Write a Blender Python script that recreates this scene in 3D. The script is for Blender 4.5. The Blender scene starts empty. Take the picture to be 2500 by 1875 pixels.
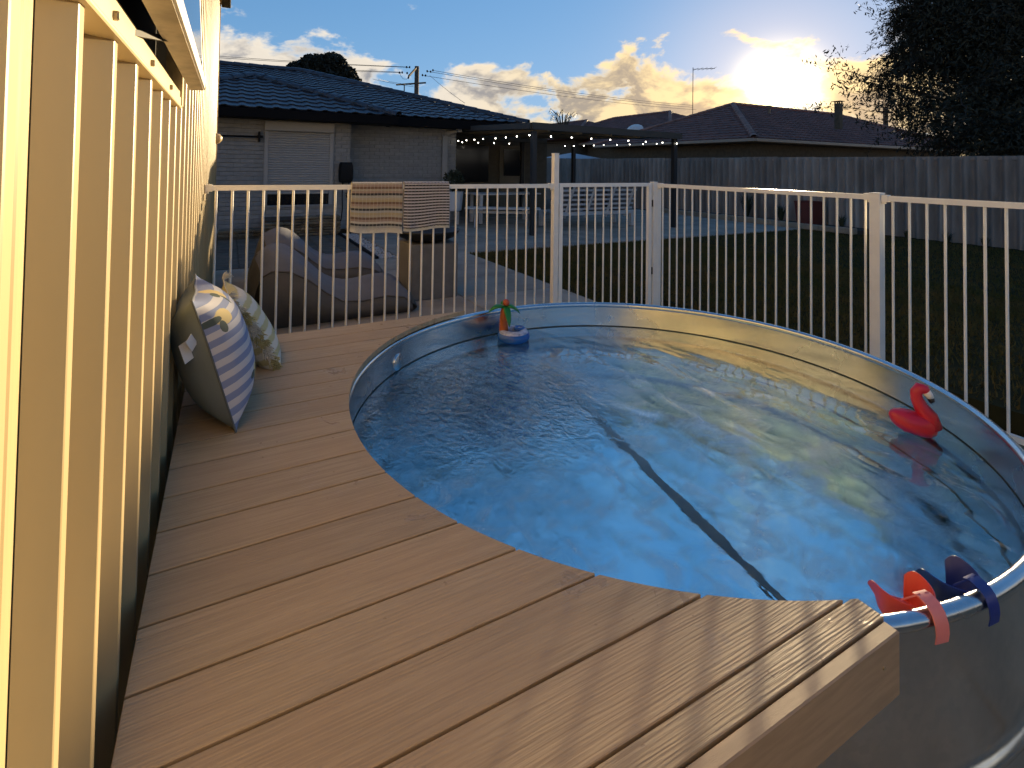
import bpy, math, random
import numpy as np
from mathutils import Vector, Matrix, Quaternion
R = math.radians
random.seed(7); rng = np.random.default_rng(11)
scn = bpy.context.scene
C = scn.collection

# ------------------------------------------------------------------ camera
CAMP = Vector((0.12523, -0.61447, 0.84832))
CR = Vector((0.88009357, -0.47459734, 0.01388099))
CU = Vector((-0.02426266, -0.01575701, 0.99958143))
CF = Vector((0.47417996, 0.88006198, 0.02538263))
FPX, PCY = 1281.29, 373.73
cd = bpy.data.cameras.new('camera'); cam = bpy.data.objects.new('camera', cd); C.objects.link(cam)
cd.sensor_width = 36.0; cd.lens = FPX / 2500 * 36.0
cd.shift_x = 0.0; cd.shift_y = -(937.5 - PCY) / 2500
cd.clip_start = 0.02; cd.clip_end = 2000
cam.matrix_world = Matrix(((CR.x, CU.x, -CF.x, CAMP.x), (CR.y, CU.y, -CF.y, CAMP.y), (CR.z, CU.z, -CF.z, CAMP.z), (0, 0, 0, 1)))
scn.camera = cam

def at(px, py, X=None, Y=None, Z=None):
    """point seen at a place in the photograph, on the vertical or level plane it stands in"""
    d = CR * ((px - 1250) / FPX) + CU * ((PCY - py) / FPX) + CF
    if X is not None: t = (X - CAMP.x) / d.x
    elif Y is not None: t = (Y - CAMP.y) / d.y
    else: t = (Z - CAMP.z) / d.z
    return CAMP + d * t

# ------------------------------------------------------------------ light
SUN_AZ, SUN_EL = 55.4, 7.98
sd = Vector((math.sin(R(SUN_AZ)) * math.cos(R(SUN_EL)), math.cos(R(SUN_AZ)) * math.cos(R(SUN_EL)), math.sin(R(SUN_EL))))
sl = bpy.data.lights.new('sun', 'SUN'); sl.energy = 5.0; sl.angle = R(0.53); sl.color = (1.0, 0.77, 0.45)
so = bpy.data.objects.new('sun', sl); C.objects.link(so)
so.rotation_mode = 'QUATERNION'; so.rotation_quaternion = sd.to_track_quat('Z', 'Y'); so.location = (20, 14, 12)

class NT:
    """small node-tree helper"""
    def __init__(s, tree): s.t = tree; s.n = tree.nodes; s.l = tree.links
    def new(s, kind, **kw):
        n = s.n.new(kind)
        for k, v in kw.items():
            if k.startswith('i_'):
                key = k[2:]
                inp = n.inputs[int(key)] if key.isdigit() else n.inputs[key.replace('_', ' ')]
                s.put(inp, v)
            else: setattr(n, k, v)
        return n
    def put(s, inp, v):
        if isinstance(v, bpy.types.NodeSocket): s.l.new(v, inp)
        else: inp.default_value = v
    def math(s, op, a, b=0.0, c=None, clamp=False):
        n = s.new('ShaderNodeMath', operation=op, use_clamp=clamp); s.put(n.inputs[0], a); s.put(n.inputs[1], b)
        if c is not None: s.put(n.inputs[2], c)
        return n.outputs[0]
    def vmath(s, op, a, b=None):
        n = s.new('ShaderNodeVectorMath', operation=op); s.put(n.inputs[0], a)
        if b is not None: s.put(n.inputs[1], b)
        return n.outputs['Value'] if op in ('DOT_PRODUCT', 'LENGTH') else n.outputs[0]
    def mix(s, f, a, b, blend='MIX', clamp=False):
        n = s.new('ShaderNodeMix', data_type='RGBA', blend_type=blend, clamp_result=clamp)
        s.put(n.inputs[0], f); s.put(n.inputs[6], a); s.put(n.inputs[7], b); return n.outputs[2]
    def ss(s, v, a, b, lo=0.0, hi=1.0, smooth=True):
        n = s.new('ShaderNodeMapRange', interpolation_type='SMOOTHSTEP' if smooth else 'LINEAR')
        s.put(n.inputs[0], v); s.put(n.inputs[1], a); s.put(n.inputs[2], b); s.put(n.inputs[3], lo); s.put(n.inputs[4], hi)
        return n.outputs[0]
    def noise(s, vec, scale, detail=3.0, rough=0.5, dist=0.0):
        n = s.new('ShaderNodeTexNoise'); s.put(n.inputs['Vector'], vec); s.put(n.inputs['Scale'], scale)
        n.inputs['Detail'].default_value = detail; n.inputs['Roughness'].default_value = rough; n.inputs['Distortion'].default_value = dist
        return n.outputs['Fac']
    def map(s, vec, scale=(1, 1, 1), loc=(0, 0, 0), rot=(0, 0, 0)):
        n = s.new('ShaderNodeMapping'); s.put(n.inputs['Vector'], vec)
        n.inputs['Scale'].default_value = scale; n.inputs['Location'].default_value = loc; n.inputs['Rotation'].default_value = rot
        return n.outputs[0]
    def ramp(s, f, stops, interp='LINEAR'):
        n = s.new('ShaderNodeValToRGB'); s.put(n.inputs[0], f); cr = n.color_ramp; cr.interpolation = interp
        while len(cr.elements) < len(stops): cr.elements.new(0.5)
        for e, (p, c) in zip(cr.elements, stops):
            e.position = p; e.color = (c, c, c, 1) if isinstance(c, (int, float)) else (*c, 1)
        return n.outputs[0]

world = bpy.data.worlds.new('World'); scn.world = world; world.use_nodes = True
w = NT(world.node_tree); w.n.clear()
out = w.new('ShaderNodeOutputWorld'); bg = w.new('ShaderNodeBackground'); bg.inputs[1].default_value = 0.071
w.l.new(bg.outputs[0], out.inputs[0])
sky = w.new('ShaderNodeTexSky', sky_type='NISHITA', sun_disc=False); sky.sun_elevation = R(SUN_EL); sky.sun_rotation = R(SUN_AZ)
sky.altitude = 20; sky.air_density = 1.0; sky.dust_density = 0.12; sky.ozone_density = 2.2
tc = w.new('ShaderNodeTexCoord'); dirn = w.vmath('NORMALIZE', tc.outputs['Generated'])
sep = w.new('ShaderNodeSeparateXYZ'); w.l.new(dirn, sep.inputs[0]); ez = sep.outputs['Z']
sdot = w.vmath('DOT_PRODUCT', dirn, tuple(sd))
# cumulus near the horizon, thinning out upwards
p1 = w.map(dirn, scale=(1, 1, 1.75), loc=(3.17, 1.9, 0.62))
n1 = w.noise(p1, 7.2, 10.0, 0.56, 0.25)
n2 = w.noise(w.map(dirn, scale=(1, 1, 1.75), loc=(3.17 + sd.x * .025, 1.9 + sd.y * .025, 0.62 + 0.035)), 7.2, 6.0, 0.56, 0.25)
thr = w.ramp(ez, [(0.0, .30), (0.08, .325), (0.13, .375), (0.175, .46), (0.215, .585), (0.29, .635), (0.6, .66), (1.0, .66)])
exc = w.math('SUBTRACT', n1, thr)
dens = w.ss(exc, -0.01, 0.085)
thick = w.ss(exc, 0.015, 0.105)
lit = w.ss(w.math('SUBTRACT', n1, n2), -0.06, 0.09)
near = w.ss(sdot, 0.80, 0.995)
bright = w.mix(near, (5.4, 4.75, 3.8, 1), (6.6, 4.9, 2.4, 1))
grey = w.mix(near, (1.75, 1.7, 1.75, 1), (2.3, 1.85, 1.35, 1))
ccol = w.mix(w.math('MULTIPLY', thick, w.math('SUBTRACT', 1.0, w.math('MULTIPLY', lit, .75))), bright, grey)
skyt = w.mix(1.0, sky.outputs[0], (0.70, 1.04, 1.40, 1), 'MULTIPLY')
skyd = w.vmath('ADD', w.vmath('MULTIPLY', skyt, (.35, .33, .26)), (1, 1, 1))
skyc = w.vmath('MULTIPLY', w.vmath('DIVIDE', skyt, skyd), (1.10, 1.30, 1.50))
col = w.mix(w.math('MULTIPLY', dens, 0.95), skyc, ccol)
glow1 = w.math('POWER', w.math('MAXIMUM', sdot, 0.0), 950.0)
glow2 = w.math('POWER', w.math('MAXIMUM', sdot, 0.0), 60.0)
g1 = w.mix(1.0, (26, 20, 9, 1), glow1, 'MULTIPLY'); g2 = w.mix(1.0, (2.2, 1.2, .30, 1), glow2, 'MULTIPLY')
col = w.mix(1.0, w.mix(1.0, col, g1, 'ADD'), g2, 'ADD')
w.l.new(col, bg.inputs[0])

scn.view_settings.view_transform = 'Standard'; scn.view_settings.look = 'None'
scn.view_settings.exposure = 1.52; scn.view_settings.gamma = 1.0; scn.view_settings.use_curve_mapping = False
cy = scn.cycles
cy.use_denoising = True; cy.use_adaptive_sampling = True; cy.adaptive_threshold = 0.025; cy.max_bounces = 10; cy.diffuse_bounces = 4; cy.glossy_bounces = 5; cy.transmission_bounces = 8; cy.transparent_max_bounces = 8
cy.caustics_refractive = True; cy.caustics_reflective = True; cy.sample_clamp_indirect = 8.0; cy.blur_glossy = 0.3
try: cy.denoiser = 'OPENIMAGEDENOISE'; cy.denoising_input_passes = 'RGB_ALBEDO_NORMAL'
except Exception: pass

# ------------------------------------------------------------------ materials
M = {}
def mat(name, col, rough=0.5, metal=0.0, var=0.0, vscale=8.0, col2=None, bump=0.0, bscale=40.0, stretch=(1, 1, 1), spec=0.5, extra=None, sheen=0.0):
    m = bpy.data.materials.new(name); m.use_nodes = True; t = NT(m.node_tree); b = t.n['Principled BSDF']
    b.inputs['Roughness'].default_value = rough; b.inputs['Metallic'].default_value = metal; b.inputs['Specular IOR Level'].default_value = spec
    if sheen: b.inputs['Sheen Weight'].default_value = sheen
    geo = t.new('ShaderNodeNewGeometry').outputs['Position']
    info = t.new('ShaderNodeObjectInfo').outputs['Random']
    base = (*col, 1)
    if var > 0 or col2:
        c2 = (*col2, 1) if col2 else tuple(max(0, c * (1 - var)) for c in col) + (1,)
        f = t.ss(t.noise(t.map(geo, scale=stretch), vscale, 5.0, 0.6), 0.3, 0.7)
        base = t.mix(f, base, c2)
        hsv = t.new('ShaderNodeHueSaturation'); t.put(hsv.inputs['Color'], base); t.put(hsv.inputs['Value'], t.ss(info, 0, 1, 1 - var * .6, 1 + var * .35, False))
        base = hsv.outputs[0]
        t.put(b.inputs['Base Color'], base)
    else: b.inputs['Base Color'].default_value = base
    if bump:
        bn = t.new('ShaderNodeBump'); bn.inputs['Strength'].default_value = bump; bn.inputs['Distance'].default_value = 0.01
        t.put(bn.inputs['Height'], t.noise(t.map(geo, scale=stretch), bscale, 5.0, 0.6)); t.l.new(bn.outputs[0], b.inputs['Normal'])
    if extra: extra(t, b, geo)
    M[name] = m; return m

def deck_nodes(t, b, geo):
    info = t.new('ShaderNodeObjectInfo').outputs['Random']
    off = t.new('ShaderNodeCombineXYZ'); t.put(off.inputs[0], t.math('MULTIPLY', info, 37.0)); t.put(off.inputs[2], t.math('MULTIPLY', info, 11.0))
    p = t.vmath('ADD', geo, off.outputs[0])
    st = t.noise(t.map(p, scale=(1.6, 42, 10)), 3.0, 6.0, 0.62, 0.4)
    fine = t.noise(t.map(p, scale=(5, 260, 30)), 2.0, 3.0, 0.6)
    blot = t.noise(p, 3.4, 4.0, 0.6)
    c = t.mix(t.ss(st, .32, .70), (0.47, 0.345, 0.20, 1), (0.35, 0.25, 0.14, 1))
    c = t.mix(t.ss(blot, .38, .70, 0, .55), c, (0.44, 0.305, 0.185, 1))
    hsv = t.new('ShaderNodeHueSaturation'); t.put(hsv.inputs['Color'], c); t.put(hsv.inputs['Value'], t.ss(info, 0, 1, .88, 1.10, False))
    # splashes near the pool edge: thin wet patches
    rad = t.vmath('LENGTH', t.vmath('SUBTRACT', t.map(geo, scale=(1, 1, 0)), (1.689, 1.094, 0)))
    wet = t.math('MULTIPLY', t.ss(t.noise(geo, 9.0, 5.0, .62, .8), .60, .65), t.ss(rad, 1.22, 1.50, 1.0, 0.0))
    spot = t.math('MULTIPLY', t.ss(t.noise(geo, 46.0, 2.0, .5), .70, .73), t.ss(rad, 1.2, 2.0, 1.0, 0.1))
    wet = t.math('MAXIMUM', wet, spot)
    t.put(b.inputs['Base Color'], t.mix(t.math('MULTIPLY', wet, .16), hsv.outputs[0], (0.17, 0.115, 0.065, 1)))
    h = t.math('ADD', t.math('MULTIPLY', t.noise(t.map(p, scale=(2.2, 95, 10)), 2.0, 3.0, 0.55, 0.6), 1.0), t.math('MULTIPLY', fine, .35))
    yy = t.new('ShaderNodeSeparateXYZ', i_0=p).outputs[1]
    grv = t.math('SINE', t.math('ADD', t.math('MULTIPLY', yy, 2 * math.pi / .0068), t.math('MULTIPLY', t.noise(t.map(p, scale=(1.2, 9, 1)), 3.0, 3.0, .6), 16.0)))
    h = t.math('ADD', h, t.math('MULTIPLY', grv, .14))
    bn = t.new('ShaderNodeBump'); bn.inputs['Strength'].default_value = 0.5; bn.inputs['Distance'].default_value = 0.004
    t.put(bn.inputs['Height'], h); t.l.new(bn.outputs[0], b.inputs['Normal'])
    t.put(b.inputs['Roughness'], t.math('SUBTRACT', t.ss(blot, .3, .7, .46, .64), t.math('MULTIPLY', wet, .34)))
mat('deck', (0.3, 0.19, 0.11), 0.55, extra=deck_nodes)
mat('fascia', (0.42, 0.29, 0.17), 0.5, var=.2, vscale=4, stretch=(2, 20, 20), bump=.15, bscale=60)
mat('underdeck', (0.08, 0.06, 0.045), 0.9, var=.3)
mat('cream_steel', (0.42, 0.32, 0.165), 0.40, var=.14, vscale=3.0, stretch=(1, 1, .25), col2=(0.375, 0.28, 0.14))
mat('cream_alu', (0.66, 0.54, 0.33), 0.38, var=.1, vscale=5)
mat('alu_weathered', (0.50, 0.43, 0.32), 0.5, metal=.25, var=.35, vscale=18)
mat('alu_white', (0.66, 0.64, 0.60), 0.4, var=.1)
mat('dark_trim', (0.014, 0.013, 0.013), 0.7, spec=.2)
mat('screw', (0.35, 0.28, 0.18), 0.45, metal=.6)
mat('fence_white', (0.90, 0.87, 0.80), 0.32, var=.06, vscale=12)
mat('black_plastic', (0.007, 0.007, 0.008), 0.6, spec=.2)
mat('concrete', (0.36, 0.31, 0.25), 0.9, spec=.2, var=.3, vscale=2.0, bump=.3, bscale=90)
mat('pit_concrete', (0.17, 0.16, 0.148), 0.85, var=.25, vscale=5, bump=.2)
mat('pad', (0.44, 0.33, 0.20), 0.9, var=.3, vscale=3, bump=.3)
mat('soil', (0.07, 0.055, 0.04), 0.95, var=.4, bump=.5, bscale=30)
mat('lawn', (0.045, 0.040, 0.017), 0.95, spec=.05, var=.4, vscale=4)
mat('paver_brown', (0.10, 0.088, 0.068), 0.85, var=.35, vscale=6, bump=.3)
mat('pebble', (0.55, 0.56, 0.57), 0.7, var=.25, vscale=30)
mat('stone_clad', (0.20, 0.16, 0.105), 0.85, var=.45, vscale=7, bump=.6, bscale=25)
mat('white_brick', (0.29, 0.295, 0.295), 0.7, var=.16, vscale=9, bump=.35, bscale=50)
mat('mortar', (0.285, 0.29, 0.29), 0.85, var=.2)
mat('shutter', (0.32, 0.32, 0.315), 0.5, var=.06)
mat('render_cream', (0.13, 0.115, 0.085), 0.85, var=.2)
mat('roof_blue', (0.042, 0.044, 0.058), 0.42, var=.35, vscale=6, bump=.25, bscale=60)
mat('roof_red', (0.19, 0.070, 0.043), 0.7, var=.45, vscale=2.5, bump=.3, bscale=50)
mat('roof_red_cap', (0.34, 0.16, 0.11), 0.7, var=.4, vscale=3)
mat('gutter_black', (0.006, 0.006, 0.007), 0.8, spec=.1)
mat('gutter_pale', (0.33, 0.26, 0.20), 0.5, var=.1)
mat('neighbour_wall', (0.11, 0.085, 0.055), 0.9, var=.3)
mat('asbestos', (0.36, 0.305, 0.26), 0.9, var=.4, vscale=1.6, stretch=(1, 2.4, .5), bump=.15, bscale=70)
mat('dark_post', (0.022, 0.022, 0.024), 0.5)
mat('pergola_roof', (0.05, 0.047, 0.042), 0.6)
mat('pergola_soffit', (0.20, 0.175, 0.13), 0.8)
mat('glass_dark', (0.006, 0.006, 0.007), 0.12)
mat('white_timber', (0.52, 0.52, 0.52), 0.55, var=.1)
mat('bean_grey', (0.145, 0.145, 0.16), 0.9, var=.15, vscale=5, bump=.5, bscale=14)
mat('bean_tan', (0.10, 0.088, 0.075), 0.9, var=.2, vscale=5, bump=.5, bscale=14)
mat('bowl_black', (0.016, 0.014, 0.013), 0.55, var=.3)
mat('bark', (0.045, 0.034, 0.025), 0.95, var=.4, bump=.6)
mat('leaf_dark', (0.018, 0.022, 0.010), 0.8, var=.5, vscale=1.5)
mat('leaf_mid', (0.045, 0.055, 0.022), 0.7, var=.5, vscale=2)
mat('pole_wood', (0.10, 0.075, 0.055), 0.9, var=.3)
mat('wire', (0.03, 0.03, 0.03), 0.6)
mat('pot_red', (0.13, 0.028, 0.02), 0.6, var=.2)
mat('pot_white', (0.55, 0.58, 0.62), 0.5)
mat('canvas_white', (0.40, 0.39, 0.40), 0.8)
mat('plant_pot', (0.3, 0.28, 0.25), 0.8)
mat('limestone', (0.34, 0.27, 0.19), 0.85, var=.25, bump=.4)
mat('grass', (0.060, 0.062, 0.020), 0.9, spec=.05, var=.4, vscale=1.3, col2=(0.105, 0.080, 0.030))
mat('red_plastic', (0.72, 0.07, 0.045), 0.35)
mat('pink_plastic', (0.74, 0.22, 0.20), 0.4)
mat('blue_plastic', (0.012, 0.028, 0.20), 0.35)
mat('flamingo_red', (0.55, 0.016, 0.045), 0.32)
mat('vinyl_white', (0.75, 0.72, 0.68), 0.35)
mat('vinyl_black', (0.01, 0.01, 0.012), 0.3)
mat('palm_green', (0.008, 0.17, 0.022), 0.28)
mat('palm_trunk', (0.42, 0.10, 0.018), 0.32, var=.2, vscale=30)
mat('coconut', (0.42, 0.075, 0.02), 0.35)
mat('vinyl_blue', (0.01, 0.09, 0.36), 0.22)
mat('vinyl_clear', (0.42, 0.46, 0.60), 0.2, var=.5, vscale=60)
mat('cushion_grey', (0.155, 0.185, 0.20), 0.85, var=.1, bump=.12, bscale=300)
mat('tag_white', (0.62, 0.62, 0.62), 0.8)
mat('tassel', (0.64, 0.59, 0.47), 0.9, var=.2, vscale=30)
mat('tuft_yellow', (0.50, 0.42, 0.18), 0.95, var=.3, vscale=40)
mat('seam', (0.10, 0.11, 0.115), 0.9)

def galv(t, b, geo):
    v = t.new('ShaderNodeTexVoronoi'); t.put(v.inputs['Vector'], geo); v.inputs['Scale'].default_value = 60
    big = t.noise(geo, 2.4, 4, .6)
    c = t.mix(t.ss(big, .35, .7), (0.66, 0.68, 0.69, 1), (0.52, 0.55, 0.57, 1))
    c = t.mix(t.math('MULTIPLY', t.new('ShaderNodeSeparateColor', i_0=v.outputs['Color']).outputs[0], .22), c, (0.38, 0.41, 0.44, 1))
    t.put(b.inputs['Base Color'], c)
    t.put(b.inputs['Roughness'], t.ss(big, .3, .75, .17, .30))
    bn = t.new('ShaderNodeBump'); bn.inputs['Strength'].default_value = .06; bn.inputs['Distance'].default_value = .01
    t.put(bn.inputs['Height'], t.noise(geo, 9, 2, .5)); t.l.new(bn.outputs[0], b.inputs['Normal'])
mat('galvanised', (0.6, 0.62, 0.63), 0.32, metal=1.0, extra=galv)
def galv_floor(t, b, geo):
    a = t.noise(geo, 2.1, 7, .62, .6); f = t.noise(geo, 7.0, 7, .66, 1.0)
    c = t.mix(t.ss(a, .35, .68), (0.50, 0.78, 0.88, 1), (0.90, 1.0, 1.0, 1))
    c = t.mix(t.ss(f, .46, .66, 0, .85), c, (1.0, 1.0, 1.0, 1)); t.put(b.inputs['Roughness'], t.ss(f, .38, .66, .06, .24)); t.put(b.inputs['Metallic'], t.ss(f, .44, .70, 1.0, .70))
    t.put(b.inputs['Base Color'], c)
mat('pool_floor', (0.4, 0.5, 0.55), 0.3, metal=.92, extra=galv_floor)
mat('waterline', (0.035, 0.045, 0.042), 0.7, var=.4, vscale=14)
mat('pool_seam', (0.15, 0.15, 0.12), 0.7, var=.3, vscale=12)

def water_nodes(t, b, geo):
    t.n.remove(b)
    o = t.n['Material Output']
    tcn = geo
    jet = t.vmath('LENGTH', t.vmath('SUBTRACT', t.map(geo, scale=(1, 1, 0)), (1.12, 1.52, 0.0)))
    amp = t.ss(jet, 0.10, 0.75, 1.0, 0.0)
    swell = t.noise(t.map(geo, scale=(1.5, .75, 1), rot=(0, 0, R(-48))), 4.2, 1.5, .45, .6)
    rip = t.noise(t.map(geo, scale=(1.5, 1.0, 1), rot=(0, 0, .6)), 15.0, 3.0, .5, 1.4)
    fine = t.noise(t.map(geo, scale=(1.3, .8, 1)), 42.0, 2.0, .5, 1.0)
    h = t.math('ADD', t.math('MULTIPLY', swell, .48), t.math('MULTIPLY', t.math('MULTIPLY', rip, t.math('ADD', .022, t.math('MULTIPLY', amp, .85))), 1.0))
    h = t.math('ADD', h, t.math('MULTIPLY', t.math('MULTIPLY', fine, t.math('ADD', .0, t.math('MULTIPLY', amp, .22))), 1.0))
    bn = t.new('ShaderNodeBump'); bn.inputs['Strength'].default_value = .6; bn.inputs['Distance'].default_value = .03
    t.put(bn.inputs['Height'], h)
    rf = t.new('ShaderNodeBsdfRefraction'); rf.inputs['IOR'].default_value = 1.333; rf.inputs['Roughness'].default_value = 0.0; rf.inputs['Color'].default_value = (0.88, 0.985, 1.0, 1)
    gl = t.new('ShaderNodeBsdfGlossy'); gl.inputs['Roughness'].default_value = 0.0
    fr = t.new('ShaderNodeFresnel'); fr.inputs['IOR'].default_value = 1.42
    for n_ in (rf, gl, fr): t.l.new(bn.outputs[0], n_.inputs['Normal'])
    mx = t.new('ShaderNodeMixShader'); t.put(mx.inputs[0], t.math('MINIMUM', t.math('ADD', fr.outputs[0], t.math('MULTIPLY', t.math('MULTIPLY', fr.outputs[0], fr.outputs[0]), 8.0)), .85)); t.l.new(rf.outputs[0], mx.inputs[1]); t.l.new(gl.outputs[0], mx.inputs[2])
    t.l.new(mx.outputs[0], o.inputs['Surface'])
mat('water', (0.1, 0.3, 0.5), extra=water_nodes)
def pane_nodes(t, b, geo):
    b.inputs['Roughness'].default_value = 0.02; b.inputs['Base Color'].default_value = (0.02, 0.025, 0.03, 1); b.inputs['Specular IOR Level'].default_value = 1.0
mat('pane', (0.02, 0.02, 0.03), extra=pane_nodes)
def bulb_nodes(t, b, geo):
    b.inputs['Emission Color'].default_value = (1.0, 0.93, 0.78, 1); b.inputs['Emission Strength'].default_value = 6.0
mat('bulb', (0.9, 0.88, 0.8), 0.4, extra=bulb_nodes)

def stripes(name, stops, cells, ridge=(0.60, 0.54, 0.46)):
    """waffle towel: stripes down the towel (UV v), broken into cells across it (UV u)"""
    def f(t, b, geo):
        uv = t.new('ShaderNodeTexCoord').outputs['UV']; s = t.new('ShaderNodeSeparateXYZ', i_0=uv)
        c = t.ramp(s.outputs[1], stops, 'CONSTANT')
        fr = t.math('FRACT', t.math('MULTIPLY', s.outputs[0], cells))
        edge = t.ss(t.math('ABSOLUTE', t.math('SUBTRACT', fr, .5)), .36, .48)
        nz = t.noise(geo, 160, 3, .6)
        c = t.mix(t.math('MULTIPLY', edge, .42), c, (*ridge, 1))
        c = t.mix(t.ss(nz, .3, .7, 0, .25), c, (0.2, 0.16, 0.12, 1))
        t.put(b.inputs['Base Color'], c)
        bn = t.new('ShaderNodeBump'); bn.inputs['Strength'].default_value = .5; bn.inputs['Distance'].default_value = .004
        t.put(bn.inputs['Height'], nz); t.l.new(bn.outputs[0], b.inputs['Normal'])
    return mat(name, (0.5, 0.4, 0.3), 0.95, extra=f, sheen=.2)
def seq(cols, reps):
    s = []; n = len(cols) * reps
    for i in range(n): s.append((i / n, cols[i % len(cols)]))
    return s[:32]
tan, rose, gold, dk, sage, rust, cream = (.43, .37, .27), (.36, .26, .20), (.42, .34, .19), (.022, .026, .03), (.40, .40, .36), (.17, .095, .06), (.56, .51, .42)
stripes('towel_multi', [(i / 23, c) for i, c in enumerate([cream, tan, rose, rust, tan, rose, dk, sage, tan, gold, rust, rose, tan, dk, sage, gold, tan, rust, rose, cream, dk, sage, cream])], 14)
stripes('towel_mono', seq([(.60, .55, .53), (.014, .010, .011)], 16), 13, ridge=(.40, .37, .36))

def cush_stripe(t, b, geo):
    uv = t.new('ShaderNodeTexCoord').outputs['UV']; s = t.new('ShaderNodeSeparateXYZ', i_0=uv)
    fr = t.math('FRACT', t.math('ADD', t.math('MULTIPLY', s.outputs[1], 9.5), t.math('MULTIPLY', t.noise(uv, 6, 2), .10)))
    c = t.mix(t.ss(fr, .47, .53), (0.20, 0.235, 0.36, 1), (0.50, 0.48, 0.48, 1))
    nz = t.noise(uv, 30, 4, .6)
    def blob(cx, cy, rx, ry, rot, colr, c):
        v = t.map(t.vmath('SUBTRACT', uv, (cx, cy, 0)), scale=(1 / rx, 1 / ry, 0), rot=(0, 0, rot))
        d = t.math('ADD', t.vmath('LENGTH', v), t.math('MULTIPLY', nz, .3))
        return t.mix(t.ss(d, 1.02, 1.12, 1, 0), c, (*colr, 1))
    for (lx, ly, rr) in ((.30, .24, .3), (.12, .80, .8), (.74, .62, 1.2), (.62, .10, .1), (.45, .93, .4)):
        c = blob(lx, ly, .088, .070, rr, (0.60, 0.46, 0.20), c)
        c = blob(lx - .085, ly + .005, .06, .03, rr + .5, (0.065, 0.085, 0.07), c)
        c = blob(lx - .045, ly - .065, .026, .055, rr - .3, (0.075, 0.095, 0.08), c)
    t.put(b.inputs['Base Color'], c)
    bn = t.new('ShaderNodeBump'); bn.inputs['Strength'].default_value = .15; bn.inputs['Distance'].default_value = .003
    t.put(bn.inputs['Height'], t.noise(uv, 90, 3)); t.l.new(bn.outputs[0], b.inputs['Normal'])
mat('cushion_stripe', (0.3, 0.3, 0.4), 0.85, extra=cush_stripe)
def cush_tuft(t, b, geo):
    uv = t.new('ShaderNodeTexCoord').outputs['UV']; s = t.new('ShaderNodeSeparateXYZ', i_0=uv)
    fr = t.math('FRACT', t.math('ADD', t.math('MULTIPLY', s.outputs[1], 6.5), t.math('MULTIPLY', t.noise(uv, 9, 3), .3)))
    c = t.mix(t.ss(t.math('ABSOLUTE', t.math('SUBTRACT', fr, .5)), .16, .30), (0.50, 0.44, 0.22, 1), (0.64, 0.60, 0.50, 1))
    t.put(b.inputs['Base Color'], c)
    bn = t.new('ShaderNodeBump'); bn.inputs['Strength'].default_value = .5; bn.inputs['Distance'].default_value = .01
    t.put(bn.inputs['Height'], t.noise(uv, 40, 4)); t.l.new(bn.outputs[0], b.inputs['Normal'])
mat('cushion_tuft', (0.5, 0.45, 0.3), 0.9, extra=cush_tuft)

# ------------------------------------------------------------------ mesh helpers
I4 = Matrix.Identity(4)
WM = {}      # world matrix of every object made here
def tag(o, label=None, cat=None, group=None, kind=None):
    if label: o['label'] = label
    if cat: o['category'] = cat
    if group: o['group'] = group
    if kind: o['kind'] = kind
    return o
def root(name, loc, label, cat, group=None, rot=None):
    o = bpy.data.objects.new(name, None); o.empty_display_size = .1; C.objects.link(o)
    m = Matrix.Translation(Vector(loc)) @ (rot.to_4x4() if rot else I4)
    o.matrix_world = m; WM[o] = m
    return tag(o, label, cat, group)
def link(name, me, parent=None, mtx=None, local=False):
    """mtx: world matrix, or matrix in the parent's frame when local"""
    o = bpy.data.objects.new(name, me); C.objects.link(o)
    m = mtx or I4
    if parent is not None:
        o.parent = parent
        if local: o.matrix_basis = m; WM[o] = WM[parent] @ m
        else: o.matrix_parent_inverse = WM[parent].inverted(); o.matrix_basis = m; WM[o] = m
    else: o.matrix_world = m; WM[o] = m
    return o

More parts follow.
